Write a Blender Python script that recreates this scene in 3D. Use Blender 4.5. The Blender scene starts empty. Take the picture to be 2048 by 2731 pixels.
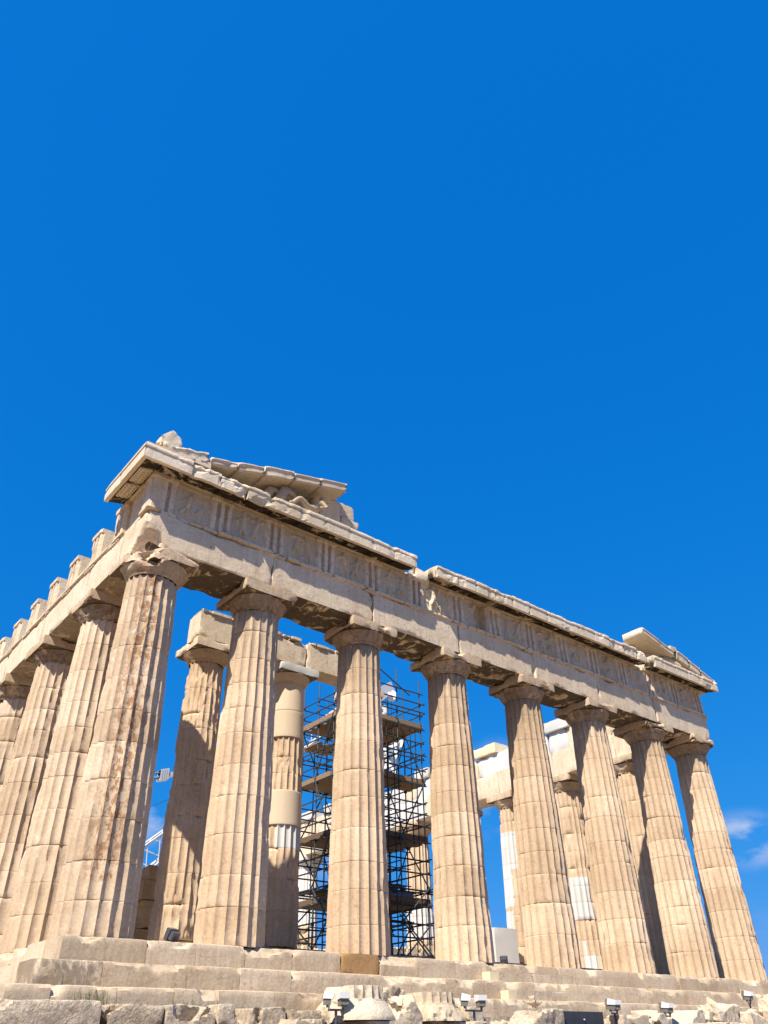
import bpy, math, random
import numpy as np
from mathutils import Vector, Matrix

S = bpy.context.scene
COL = S.collection
R = math.radians

# ------------------------------------------------------------------ camera
CAM = (-6.8018, -19.6452, -2.3469)
YAW, PITCH, ROLL, FPX = 0.69151, 0.60818, -0.02045, 2085.6
f = Vector((math.sin(YAW) * math.cos(PITCH), math.cos(YAW) * math.cos(PITCH), math.sin(PITCH)))
r = Vector((math.cos(YAW), -math.sin(YAW), 0))
u = r.cross(f)
r2 = r * math.cos(ROLL) + u * math.sin(ROLL)
u2 = u * math.cos(ROLL) - r * math.sin(ROLL)
cd = bpy.data.cameras.new('camera')
cd.sensor_fit = 'VERTICAL'
cd.sensor_height = 36.0
cd.lens = FPX / 2731 * 36.0
cd.clip_start = 0.1
cd.clip_end = 6000
cam = bpy.data.objects.new('camera', cd)
COL.objects.link(cam)
M = Matrix(((r2.x, u2.x, -f.x, CAM[0]), (r2.y, u2.y, -f.y, CAM[1]), (r2.z, u2.z, -f.z, CAM[2]), (0, 0, 0, 1)))
cam.matrix_world = M
S.camera = cam

# ------------------------------------------------------------------ light
AZ, EL = R(65.0), R(51.0)          # from the facade normal towards the south flank
TS = Vector((-math.sin(AZ) * math.cos(EL), -math.cos(AZ) * math.cos(EL), math.sin(EL)))
sd = bpy.data.lights.new('sun', 'SUN')
sd.energy = 5.0
sd.angle = R(0.5)
sd.color = (1.0, 0.92, 0.80)
so = bpy.data.objects.new('sun', sd)
COL.objects.link(so)
so.rotation_euler = (-TS).to_track_quat('-Z', 'Y').to_euler()
so.location = TS * 60

SKYC = ((2.0, .026), (.44, .80), (.25, 2.62))
W = bpy.data.worlds.new("World")
S.world = W
W.use_nodes = True
nt = W.node_tree
nt.nodes.clear()
N = nt.nodes.new
L = nt.links.new
out = N('ShaderNodeOutputWorld')
bg = N('ShaderNodeBackground')
sky = N('ShaderNodeTexSky')
sky.sky_type = 'NISHITA'
sky.sun_disc = False
sky.sun_elevation = EL
sky.sun_rotation = math.atan2(TS.x, TS.y)
sky.altitude = 150
sky.air_density = 1.0
sky.dust_density = 0.25
sky.ozone_density = 3.0
# deepen the clear sky and even out its brightening towards the horizon
sp_ = N('ShaderNodeSeparateColor')
cb_ = N('ShaderNodeCombineColor')
L(sky.outputs[0], sp_.inputs[0])
for k_, (pw, gain) in enumerate(SKYC):
    p_ = N('ShaderNodeMath'); p_.operation = 'POWER'
    L(sp_.outputs[k_], p_.inputs[0]); p_.inputs[1].default_value = pw
    g_ = N('ShaderNodeMath'); g_.operation = 'MULTIPLY'
    L(p_.outputs[0], g_.inputs[0]); g_.inputs[1].default_value = gain
    L(g_.outputs[0], cb_.inputs[k_])
# a few thin clouds low over the horizon
tc = N('ShaderNodeTexCoord')
no = N('ShaderNodeTexNoise')
no.inputs['Scale'].default_value = 9.0
no.inputs['Detail'].default_value = 6.0
no.inputs['Roughness'].default_value = 0.55
mp = N('ShaderNodeMapping')
mp.inputs['Scale'].default_value = (1, 1, 2.2)
L(tc.outputs['Generated'], mp.inputs[0])
L(mp.outputs[0], no.inputs['Vector'])
acc = None
for (d, w, amt) in (((.872, .452, .186), .048, 1.2), ((.39, .89, .235), .06, .9), ((.70, .65, .285), .05, .55),
                    ((.72, .66, .235), .05, .65), ((.885, .46, .105), .04, .15), ((.55, .80, .20), .09, .4),
                    ((-.6, .75, .2), .16, .8), ((.95, -.2, .2), .15, .8)):
    v = Vector(d).normalized()
    dist = N('ShaderNodeVectorMath'); dist.operation = 'DISTANCE'
    sc = N('ShaderNodeVectorMath'); sc.operation = 'MULTIPLY'
    sc.inputs[1].default_value = (1, 1, 2.0)
    L(tc.outputs['Generated'], sc.inputs[0])
    L(sc.outputs[0], dist.inputs[0])
    dist.inputs[1].default_value = (v.x, v.y, v.z * 2.0)
    mr = N('ShaderNodeMapRange')
    mr.interpolation_type = 'SMOOTHSTEP'
    mr.inputs[1].default_value = w * 1.5
    mr.inputs[2].default_value = 0.0
    mr.inputs[3].default_value = 0.0
    mr.inputs[4].default_value = amt
    L(dist.outputs['Value'], mr.inputs[0])
    if acc is None:
        acc = mr.outputs[0]
    else:
        ad = N('ShaderNodeMath'); ad.operation = 'ADD'
        L(acc, ad.inputs[0]); L(mr.outputs[0], ad.inputs[1])
        acc = ad.outputs[0]
cr = N('ShaderNodeMapRange')
cr.interpolation_type = 'SMOOTHSTEP'
cr.inputs[1].default_value = 0.44
cr.inputs[2].default_value = 0.62
cr.inputs[3].default_value = 0.0
cr.inputs[4].default_value = 1.0
L(no.outputs['Fac'], cr.inputs[0])
mu = N('ShaderNodeMath'); mu.operation = 'MULTIPLY'; mu.use_clamp = True
L(acc, mu.inputs[0]); L(cr.outputs[0], mu.inputs[1])
cm = N('ShaderNodeMix'); cm.data_type = 'RGBA'
cm.inputs[7].default_value = (2.7, 3.2, 4.4, 1)
L(mu.outputs[0], cm.inputs['Factor'])
L(cb_.outputs[0], cm.inputs[6])
L(cm.outputs[2], bg.inputs['Color'])
bg.inputs['Strength'].default_value = 0.12
L(bg.outputs[0], out.inputs['Surface'])

S.view_settings.view_transform = 'Standard'
S.view_settings.look = 'None'
S.view_settings.gamma = 1.0
S.view_settings.exposure = 0.72
S.cycles.max_bounces = 6
S.cycles.diffuse_bounces = 4

# ------------------------------------------------------------------ materials
def stone(name, c1, c2, patina=(.30, .16, .07), stain=(.042, .03, .02), scale=.5, streak=.5, fine=.16, bump=.5,
          pat_amt=.25, stain_amt=.10, white=.0, bscale=9.0, rough=.85, vein=.0, pits=.0, smap=(1, 1, .6)):
    m = bpy.data.materials.new(name)
    m.use_nodes = True
    t = m.node_tree
    t.nodes.clear()
    n = t.nodes.new
    l = t.links.new
    o = n('ShaderNodeOutputMaterial')
    b = n('ShaderNodeBsdfPrincipled')
    b.inputs['Roughness'].default_value = rough
    b.inputs['Specular IOR Level'].default_value = .18
    l(b.outputs[0], o.inputs[0])
    g = n('ShaderNodeNewGeometry')
    at = n('ShaderNodeAttribute')
    at.attribute_name = 'wear'
    sp = n('ShaderNodeSeparateColor')
    l(at.outputs['Color'], sp.inputs[0])

    def noise(sc, det=5, ro=.6, mapping=None, dist=0.):
        x = n('ShaderNodeTexNoise')
        x.inputs['Scale'].default_value = sc
        x.inputs['Detail'].default_value = det
        x.inputs['Roughness'].default_value = ro
        x.inputs['Distortion'].default_value = dist
        if mapping:
            mm = n('ShaderNodeMapping')
            mm.inputs['Scale'].default_value = mapping
            l(g.outputs['Position'], mm.inputs[0])
            l(mm.outputs[0], x.inputs['Vector'])
        else:
            l(g.outputs['Position'], x.inputs['Vector'])
        return x.outputs['Fac']

    def rng(v, a, bb, c=0., d=1.):
        x = n('ShaderNodeMapRange')
        x.inputs[1].default_value = a; x.inputs[2].default_value = bb
        x.inputs[3].default_value = c; x.inputs[4].default_value = d
        l(v, x.inputs[0])
        return x.outputs[0]

    def mix(fac, a, bb, mode='MIX'):
        x = n('ShaderNodeMix'); x.data_type = 'RGBA'; x.blend_type = mode
        for s, v in ((x.inputs['Factor'], fac), (x.inputs[6], a), (x.inputs[7], bb)):
            if isinstance(v, (int, float)):
                s.default_value = v
            elif isinstance(v, tuple):
                s.default_value = (*v, 1)
            else:
                l(v, s)
        return x.outputs[2]

    def math_(op, a, bb, clamp=False):
        x = n('ShaderNodeMath'); x.operation = op; x.use_clamp = clamp
        for s, v in ((x.inputs[0], a), (x.inputs[1], bb)):
            if isinstance(v, (int, float)):
                s.default_value = v
            else:
                l(v, s)
        return x.outputs[0]

    base = mix(rng(noise(scale, 4, .55), .32, .68), c1, c2)
    # warm patina patches
    pn = noise(2.6, 7, .68, (1, 1, .45), .6)
    pn2 = noise(6.5, 9, .74, (1, 1, .6), .4)
    pm = math_('ADD', rng(pn, .52, .66, 0, pat_amt), math_('MULTIPLY', rng(pn2, .485, .545, 0, 1.), sp.outputs['Green']), True)
    base = mix(pm, base, patina)
    if streak:
        sn = noise(1.0, 5, .65, (7, 7, .55))
        base = mix(rng(sn, .48, .75, 0, streak), base, (.72, .62, .50), 'MULTIPLY')
        hz = noise(1.0, 4, .6, (2.5, 2.5, 16))
        base = mix(rng(hz, .56, .74, 0, streak * .8), base, (.74, .62, .48), 'MULTIPLY')
    if white:
        wn = noise(3.7, 8, .72, (1.3, 1.3, .8))
        base = mix(rng(wn, .60, .66, 0, white), base, (.74, .68, .58))
    if vein:
        vn = n('ShaderNodeTexVoronoi')
        vn.feature = 'DISTANCE_TO_EDGE'
        vn.inputs['Scale'].default_value = .9
        dm = n('ShaderNodeTexNoise'); dm.inputs['Scale'].default_value = 1.5
        l(g.outputs['Position'], dm.inputs['Vector'])
        vm = n('ShaderNodeVectorMath'); vm.operation = 'MULTIPLY_ADD'
        vm.inputs[1].default_value = (1.2, 1.2, 1.2)
        l(dm.outputs['Color'], vm.inputs[0]); l(g.outputs['Position'], vm.inputs[2])
        l(vm.outputs[0], vn.inputs['Vector'])
        base = mix(rng(vn.outputs['Distance'], .0, .012, vein, 0), base, (.42, .30, .20), 'MULTIPLY')
    fn = noise(14, 6, .7)
    base = mix(rng(fn, .3, .7, 0, 1), mix(1.0, base, (1 - fine,) * 3, 'MULTIPLY'), mix(1.0, base, (1 + fine,) * 3, 'MULTIPLY'))
    # dark crust with its own ragged outline; under the cornice it also paints shade
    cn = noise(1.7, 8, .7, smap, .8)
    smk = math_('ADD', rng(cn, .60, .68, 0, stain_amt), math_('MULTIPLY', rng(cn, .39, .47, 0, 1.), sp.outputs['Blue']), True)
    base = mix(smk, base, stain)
    if pits:
        vo = n('ShaderNodeTexVoronoi'); vo.inputs['Scale'].default_value = 4.2
        l(g.outputs['Position'], vo.inputs['Vector'])
        vs = n('ShaderNodeTexVoronoi'); vs.inputs['Scale'].default_value = 15.
        l(g.outputs['Position'], vs.inputs['Vector'])
        sep = n('ShaderNodeSeparateColor'); l(vo.outputs['Color'], sep.inputs[0])
        big = math_('MULTIPLY', rng(vo.outputs['Distance'], .10, .17, 1, 0), rng(sep.outputs['Red'], .86, .88, 0, 1))
        sm = math_('MULTIPLY', rng(vs.outputs['Distance'], .12, .24, 1, 0), rng(noise(.9, 3, .5), .56, .64, 0, .8))
        pit = math_('MULTIPLY', math_('ADD', big, sm, True), pits)
        base = mix(pit, base, (.16, .115, .075))
    # block to block tint
    tv = rng(sp.outputs['Red'], 0, 1, .80, 1.2)
    cmb = n('ShaderNodeCombineColor')
    l(tv, cmb.inputs[0])
    l(math_('POWER', tv, 1.12), cmb.inputs[1])
    l(math_('POWER', tv, 1.35), cmb.inputs[2])
    base = mix(1.0, base, cmb.outputs[0], 'MULTIPLY')
    l(base, b.inputs['Base Color'])
    bp = n('ShaderNodeBump')
    bp.inputs['Strength'].default_value = bump
    bp.inputs['Distance'].default_value = .03
    bn = noise(bscale, 8, .68)
    l(bn, bp.inputs['Height'])
    l(bp.outputs[0], b.inputs['Normal'])
    return m


def plain(name, c, rough=.5, metal=0., var=.12, scale=6., bump=.0, stretch=None):
    m = bpy.data.materials.new(name)
    m.use_nodes = True
    t = m.node_tree
    b = t.nodes['Principled BSDF']
    b.inputs['Roughness'].default_value = rough
    b.inputs['Metallic'].default_value = metal
    g = t.nodes.new('ShaderNodeNewGeometry')
    x = t.nodes.new('ShaderNodeTexNoise')
    x.inputs['Scale'].default_value = scale
    x.inputs['Detail'].default_value = 5
    if stretch:
        mm = t.nodes.new('ShaderNodeMapping'); mm.inputs['Scale'].default_value = stretch
        t.links.new(g.outputs['Position'], mm.inputs[0]); t.links.new(mm.outputs[0], x.inputs['Vector'])
    else:
        t.links.new(g.outputs['Position'], x.inputs['Vector'])
    mx = t.nodes.new('ShaderNodeMix'); mx.data_type = 'RGBA'
    mx.inputs[6].default_value = (*[v * (1 - var) for v in c], 1)
    mx.inputs[7].default_value = (*[min(1, v * (1 + var)) for v in c], 1)
    t.links.new(x.outputs['Fac'], mx.inputs['Factor'])
    t.links.new(mx.outputs[2], b.inputs['Base Color'])
    if bump:
        bp = t.nodes.new('ShaderNodeBump'); bp.inputs['Strength'].default_value = bump; bp.inputs['Distance'].default_value = .02
        t.links.new(x.outputs['Fac'], bp.inputs['Height']); t.links.new(bp.outputs[0], b.inputs['Normal'])
    return m


MAT = dict(
    column=stone('golden_marble', (.615, .47, .325), (.495, .365, .24), pat_amt=.16, stain_amt=.0, streak=.5, white=.3, patina=(.36, .22, .11), vein=.35, bump=.3, smap=(4, 4, .5), stain=(.12, .09, .06)),
    corner=stone('streaked_marble', (.60, .475, .34), (.49, .365, .245), pat_amt=.04, stain_amt=.0, streak=.4, white=.5, patina=(.27, .13, .055), vein=.25, bump=.3),
    entab=stone('weathered_marble', (.70, .585, .43), (.60, .48, .335), pat_amt=.26, stain_amt=.10, streak=.45, white=.25, pits=.8, vein=.3),
    metope=stone('grey_metope_marble', (.61, .53, .405), (.52, .435, .315), pat_amt=.12, stain_amt=.10, streak=.5, white=.1, pits=.4),
    cornice=stone('bleached_marble', (.70, .605, .465), (.58, .475, .335), pat_amt=.15, stain_amt=.10, streak=.25, white=.3),
    capital=stone('stained_marble', (.60, .475, .335), (.47, .345, .22), pat_amt=.35, stain_amt=.30, streak=.5, white=.25),
    step=stone('step_marble', (.58, .47, .335), (.49, .385, .265), pat_amt=.14, stain_amt=.10, streak=.6, white=.2, pits=.5, vein=.35, stain=(.16, .12, .08), scale=.8),
    brownstep=stone('brown_marble', (.40, .25, .11), (.34, .20, .085), pat_amt=.1, stain_amt=.05, streak=.2),
    creamstep=stone('cream_new_marble', (.74, .62, .42), (.70, .57, .37), pat_amt=.0, stain_amt=.0, streak=.1, fine=.05, bump=.15),
    rubble=stone('rough_limestone', (.54, .44, .32), (.40, .32, .225), pat_amt=.12, stain_amt=.3, streak=.0, fine=.4, bump=1.6, bscale=9., white=.15, pits=.7, stain=(.2, .17, .13)),
    fallen=stone('pale_fallen_marble', (.62, .53, .40), (.51, .41, .285), pat_amt=.16, stain_amt=.08, streak=.15, fine=.2, bump=1.0, white=.3, pits=.35, vein=.4),
    white=stone('new_white_marble', (.60, .585, .55), (.52, .51, .485), pat_amt=.0, stain_amt=.0, streak=.12, fine=.04, bump=.12, patina=(.6, .55, .45)),
    beige=stone('smooth_beige_stone', (.64, .53, .385), (.60, .485, .345), pat_amt=.0, stain_amt=.02, streak=.12, fine=.05, bump=.1),
    dark_anta=stone('ochre_wall_marble', (.48, .33, .17), (.34, .22, .11), pat_amt=.3, stain_amt=.35, streak=.4),
    ground=stone('pale_rock_ground', (.25, .18, .11), (.20, .14, .085), pat_amt=.1, stain_amt=.1, streak=.0, fine=.25, bump=1.0, bscale=3., scale=.25, stain=(.2, .16, .1)),
    steel=plain('galvanised_steel', (.085, .10, .105), .45, .6, .25, 8.),
    darksteel=plain('dark_steel', (.035, .032, .034), .6, .3, .3, 8.),
    plank=plain('scaffold_plank', (.26, .165, .085), .85, 0, .45, 3., .3, (1, 6, 6)),
    darkplank=plain('dark_scaffold_plank', (.13, .085, .05), .9, 0, .45, 3., .3, (1, 6, 6)),
    crane=plain('white_paint', (.50, .51, .53), .4, 0, .05),
    lampwhite=plain('white_lamp_housing', (.68, .68, .66), .4, 0, .06),
    lampdark=plain('dark_lamp_housing', (.07, .07, .085), .5, .1, .2),
    lampglass=plain('lamp_front', (.16, .15, .12), .25, 0, .3),
    box=plain('dark_metal_sheet', (.055, .055, .058), .55, .2, .3, 4.),
    bluegrey=plain('blue_grey_paint', (.12, .22, .33), .5, 0, .1),
    grass=plain('dry_grass', (.10, .11, .03), .9, 0, .4, 20.),
)

# ------------------------------------------------------------------ numpy noise
def _h(ix, iy, iz, seed):
    a = (ix.astype(np.int64) * 374761393 + iy.astype(np.int64) * 668265263 + iz.astype(np.int64) * 2147483647 + seed * 1274126177) & 0xffffffff
    a = ((a ^ (a >> 13)) * 1274126177) & 0xffffffff
    a = (a ^ (a >> 16)) & 0xffff
    return a / 65535.0

def vnoise(P, seed=0):
    i = np.floor(P)
    fr = P - i
    w = fr * fr * (3 - 2 * fr)
    i = i.astype(np.int64)
    x, y, z = i[:, 0], i[:, 1], i[:, 2]
    o = 0
    for dx in (0, 1):
        for dy in (0, 1):
            for dz in (0, 1):
                k = (w[:, 0] if dx else 1 - w[:, 0]) * (w[:, 1] if dy else 1 - w[:, 1]) * (w[:, 2] if dz else 1 - w[:, 2])
                o = o + k * _h(x + dx, y + dy, z + dz, seed)
    return o

def fbm(P, sc, seed=0, octv=3):
    P = np.asarray(P, float)
    o = 0.; a = 1.; s = 0.
    for k in range(octv):
        o = o + a * vnoise(P * sc * 2 ** k + 17.3 * k, seed + k * 7)
        s += a
        a *= .5
    return o / s

def clip(x, a=0., b=1.):
    return np.minimum(np.maximum(x, a), b)

# ------------------------------------------------------------------ objects
def root(name, label, cat, loc=(0, 0, 0), group=None):
    o = bpy.data.objects.new(name, None)
    o.empty_display_size = .3
    COL.objects.link(o)
    o.location = loc
    o['label'] = label
    o['category'] = cat
    o['kind'] = 'thing'
    if group:
        o['group'] = group
    return o

def base_of(o):
    v = Vector((0, 0, 0))
    while o is not None:
        v = v + o.location
        o = o.parent
    return np.array(v)

def emit(name, V, F, mat, parent=None, wear=None, smooth=True, origin=None, mats=None, mi=None, label=None):
    """one mesh object from world-space verts and faces (quad array or list)"""
    V = np.asarray(V, float)
    me = bpy.data.meshes.new(name)
    o = bpy.data.objects.new(name, me)
    COL.objects.link(o)
    if parent is not None:
        o.parent = parent
        V = V - base_of(parent)
    elif origin is not None:
        o.location = origin
        V = V - np.array(origin)
    if isinstance(F, np.ndarray):
        nf, k = F.shape
        me.vertices.add(len(V))
        me.vertices.foreach_set('co', V.ravel())
        me.loops.add(nf * k)
        me.loops.foreach_set('vertex_index', F.astype(np.int32).ravel())
        me.polygons.add(nf)
        me.polygons.foreach_set('loop_start', np.arange(0, nf * k, k, dtype=np.int32))
        me.update(calc_edges=True)
    else:
        me.from_pydata(V.tolist(), [], F)
    for mm in (mats or [mat]):
        me.materials.append(mm)
    if mi is not None:
        me.polygons.foreach_set('material_index', np.asarray(mi, np.int32))
    if smooth:
        me.polygons.foreach_set('use_smooth', np.ones(len(me.polygons), bool))
    a = me.color_attributes.new('wear', 'FLOAT_COLOR', 'POINT')
    w = np.ones((len(V), 4)) * (.5, 0, 0, 1)
    if wear is not None:
        w[:, :3] = np.asarray(wear)
    a.data.foreach_set('color', w.ravel())
    me.validate()
    me.update()
    if smooth:
        me.set_sharp_from_angle(angle=R(30))
    if label:
        o['label'] = label
    return o

def tag(o, label, cat, group=None):
    o['label'] = label; o['category'] = cat; o['kind'] = 'thing'
    if group:
        o['group'] = group
    return o

def gridf(nu, nv, off=0):
    i, j = np.meshgrid(np.arange(nu - 1), np.arange(nv - 1), indexing='ij')
    a = i * nv + j
    return np.stack([a, a + nv, a + nv + 1, a + 1], -1).reshape(-1, 4) + off

class Acc:
    """collects verts, quads and wear of several shapes that form one object"""
    def __init__(s):
        s.V = []; s.F = []; s.W = []; s.n = 0
    def add(s, V, F, W=None):
        V = np.asarray(V, float)
        s.V.append(V); s.F.append(np.asarray(F) + s.n); s.n += len(V)
        w = np.zeros((len(V), 3)); w[:, 0] = .5
        if W is not None:
            w[:] = W
        s.W.append(w)
        return s
    def emit(s, name, mat, parent=None, **k):
        return emit(name, np.concatenate(s.V), np.concatenate(s.F), mat, parent, wear=np.concatenate(s.W), **k)

def rock(c, size, res=.12, chip=.06, rough=.015, seed=0, carve=None, tint=.5, wear_face=None, rot=None, nsc=1.3, cuts=(), endchip=1., warp=0., edge=0., botchip=1.):
    """weathered block: box grid with broken edges, rough faces; returns V,F,W in world space"""
    h = np.array(size, float) / 2
    c = np.array(c, float)
    VV = []; FF = []; WW = []; n0 = 0
    for ax in range(3):
        b, d = [(1, 2), (2, 0), (0, 1)][ax]
        nb = max(2, int(round(2 * h[b] / res)) + 1); ndv = max(2, int(round(2 * h[d] / res)) + 1)
        gb, gd = np.meshgrid(np.linspace(-h[b], h[b], nb), np.linspace(-h[d], h[d], ndv), indexing='ij')
        for sgn in (-1, 1):
            P = np.zeros((nb * ndv, 3))
            P[:, ax] = sgn * h[ax]; P[:, b] = gb.ravel(); P[:, d] = gd.ravel()
            F = gridf(nb, ndv, n0)
            if sgn < 0:
                F = F[:, ::-1]
            w = np.zeros((len(P), 3)); w[:, 0] = tint
            if wear_face and (ax, sgn) in wear_face:
                w[:, 1:] = wear_face[(ax, sgn)]
            VV.append(P); FF.append(F); WW.append(w); n0 += len(P)
    P = np.concatenate(VV); F = np.concatenate(FF); Wr = np.concatenate(WW)
    Q = P + c
    sg = np.sign(P)
    d = h - np.abs(P)
    nz = fbm(Q, nsc, seed, 4)
    cw = edge + chip * (.12 + 3.2 * clip((nz - .50) * 4.5, 0, 1.1))
    D = np.zeros_like(P)
    for a, b in ((0, 1), (1, 2), (0, 2)):
        s = np.maximum(0, cw * (endchip if a == 0 else 1.) - d[:, a] - d[:, b]) / 2
        if b == 2 and botchip < 1:
            s = np.where(sg[:, 2] < 0, s * botchip, s)
        D[:, a] -= sg[:, a] * s
        D[:, b] -= sg[:, b] * s
    P = P + D
    if rough:
        for a in range(3):
            P[:, a] += rough * 2 * (fbm(Q, 4.5 if rough < .05 else 2.6, seed + 11 + a * 5, 4) - .5)
    if warp:
        for a in range(3):
            P[:, a] += warp * 2 * (fbm(Q, .8, seed + 31 + a * 5, 2) - .5)
    for (nrm, dist, rg) in cuts:
        nn = np.array(nrm, float); nn /= np.linalg.norm(nn)
        e = P @ nn - dist + rg * (fbm(Q, 2.2, seed + 50, 3) - .5) * 2
        P = P - np.outer(np.maximum(0, e), nn)
    if rot is not None:
        P = P @ np.array(rot.to_matrix()).T
    return P + c, F, Wr

class MB:
    """hard pieces: boxes and tubes of one object"""
    def __init__(s):
        s.v = []; s.f = []
    def box(s, c, size, M3=None):
        hx, hy, hz = [k / 2 for k in size]
        b = len(s.v)
        for x in (-hx, hx):
            for y in (-hy, hy):
                for z in (-hz, hz):
                    p = Vector((x, y, z))
                    if M3 is not None:
                        p = M3 @ p
                    s.v.append(tuple(p + Vector(c)))
        for q in ((0, 1, 3, 2), (4, 6, 7, 5), (0, 4, 5, 1), (2, 3, 7, 6), (0, 2, 6, 4), (1, 5, 7, 3)):
            s.f.append([b + i for i in q])
        return s
    def tube(s, p, q, rad, n=7, rad2=None):
        p = Vector(p); q = Vector(q)
        a = (q - p).normalized()
        t = a.orthogonal().normalized(); w = a.cross(t)
        b = len(s.v)
        for pt, rr in ((p, rad), (q, rad2 or rad)):
            for i in range(n):
                an = 2 * math.pi * i / n
                s.v.append(tuple(pt + t * math.cos(an) * rr + w * math.sin(an) * rr))
        for i in range(n):
            j = (i + 1) % n
            s.f.append([b + i, b + j, b + n + j, b + n + i])
        s.f.append([b + i for i in range(n)][::-1]); s.f.append([b + n + i for i in range(n)])
        return s
    def prism(s, pts, off):
        b = len(s.v); k = len(pts); off = Vector(off)
        s.v += [tuple(Vector(p)) for p in pts] + [tuple(Vector(p) + off) for p in pts]
        s.f.append(list(range(b, b + k))[::-1]); s.f.append(list(range(b + k, b + 2 * k)))
        for i in range(k):
            j = (i + 1) % k
            s.f.append([b + i, b + j, b + k + j, b + k + i])
        return s
    def emit(s, name, mat, parent=None, **kw):
        kw.setdefault('smooth', False)
        return emit(name, s.v, s.f, mat, parent, **kw)

# ------------------------------------------------------------------ ground
def make_ground():
    xs = np.concatenate([[-2500, -900, -300, -120, -60, -40], np.arange(-30, 60, 1.5), [70, 100, 200, 600, 2500]])
    ys = np.concatenate([[-2500, -900, -300, -120, -60], np.arange(-40, 10, 1.5), np.arange(10, 90, 6), [100, 150, 300, 900, 2500]])
    X, Y = np.meshgrid(xs, ys, indexing='ij')
    # rises from the viewer to the temple, then stays level round it
    dx = np.maximum(np.maximum(-2.6 - X, X - 33.5), 0); dy = np.maximum(np.maximum(-2.6 - Y, Y - 72.), 0)
    dd = np.hypot(dx, dy)
    Z = -1.95 - 2.0 * clip((dd - .5) / 15.0) - 0.02 * np.minimum(dd, 200)
    Z = Z - 40 * clip((dd - 180) / 900)
    P = np.stack([X.ravel(), Y.ravel(), Z.ravel()], 1)
    near = (dd.ravel() < 60)
    P[:, 2] += near * .28 * (fbm(P * (1, 1, 0), .35, 3, 4) - .6)
    o = emit('ground', P, gridf(len(xs), len(ys)), MAT['ground'])
    o['kind'] = 'structure'
make_ground()

# ------------------------------------------------------------------ stepped platform
plat = root('stepped_platform', 'three tall marble steps with broken edges carrying the whole temple', 'platform', (15.4, 34.7, -1.5))
def step_mesh(name, out_, z0, z1, joints, seed, skip=()):
    """one step: blocks along the front and down both flanks, out_ metres outside the top edge"""
    A = Acc()
    rnd = random.Random(seed)
    x0, x1 = -out_, 30.88 + out_
    js = [x0] + [j for j in joints if j > x0 + .3] + [x1]
    h = z1 - z0
    for i in range(len(js) - 1):
        a, b = js[i], js[i + 1]
        if any(abs(a - s) < .03 for s in skip):
            continue
        first = (i == 0)
        cuts = []
        if name == 'middle_step' and first:
            cuts = [((-1, -1, .25), .52, .12)]
        V, F, Wr = rock(((a + b) / 2, -out_ + .55, (z0 + z1) / 2), (b - a - .003, 1.1, h), .075 if a < 12 else .11, .06, .008, seed * 31 + i,
                        tint=rnd.uniform(.18, .8), cuts=cuts, nsc=1.7, endchip=.10, edge=.03, botchip=.15)
        if name == 'middle_step' and i <= 1:
            Wr[:, 2] = .75
        A.add(V, F, Wr)
    # south flank
    y = -out_ + 1.105
    k = 0
    while y < 40:
        ln = rnd.uniform(1.4, 2.3)
        V, F, Wr = rock((-out_ + .55, y + ln / 2, (z0 + z1) / 2), (1.1, ln - .012, h), .12 if y < 16 else .5, .09, .015, seed * 57 + k, tint=rnd.uniform(.35, .8), nsc=1.5)
        A.add(V, F, Wr)
        y += ln; k += 1
    # far flanks in plain runs
    V, F, Wr = rock((-out_ + .55, (40.5 + 69.5 + out_) / 2, (z0 + z1) / 2), (1.1, 69.5 + out_ - 40.5, h), 1.5, .03, .0, seed)
    A.add(V, F, Wr)
    V, F, Wr = rock((30.88 + out_ - .55, (-out_ + 1.105 + 69.5 + out_) / 2, (z0 + z1) / 2), (1.1, 68.4 + 2 * out_, h), 1.0, .05, .0, seed)
    A.add(V, F, Wr)
    V, F, Wr = rock((15.44, 69.5 + out_ - .55, (z0 + z1) / 2), (28.7 + 2 * out_, 1.1, h), 1.0, .05, .0, seed)
    A.add(V, F, Wr)
    return A.emit('step', MAT['step'], plat)
step_mesh('top_step', 0, -.54, 0, [2.0, 3.28, 4.66, 6.05, 7.6, 8.99, 10.43, 11.88, 13.2, 14.73, 16.6, 18.96, 21.2, 23.44, 26.23, 27.61, 29.3], 1, skip=(7.6,))
step_mesh('middle_step', .7, -1.05, -.542, [-.08, .74, 2.75, 4.15, 5.59, 8.07, 10.8, 13.0, 15.6, 18.32, 20.6, 22.77, 25.61, 28.4], 2)
step_mesh('bottom_step', 1.4, -1.56, -1.052, [-.52, .4, 2.15, 3.23, 4.69, 6.11, 9.2, 11.92, 14.4, 16.9, 19.1, 21.8, 24.6, 27.7, 30.], 3)
V, F, Wr = rock((8.295, .55, -.27), (1.378, 1.1, .54), .09, .04, .01, 77)
emit('step_block', V, F, MAT['brownstep'], plat, wear=Wr, label='dark ochre brown block in the top step')
V, F, Wr = rock((15.44, 35.3, -.283), (28.6, 68.3, .55), 3., .0, .0, 5)
emit('pavement', V, F, MAT['step'], plat, wear=Wr)
V, F, Wr = rock((15.45, 34.9, .17), (21.9, 59.6, .33), 2., .0, .0, 6)
emit('inner_step', V, F, MAT['step'], plat, wear=Wr)
V, F, Wr = rock((15.45, 34.9, .51), (21.2, 58.9, .34), 2., .0, .0, 7)
emit('inner_floor', V, F, MAT['step'], plat, wear=Wr)
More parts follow.
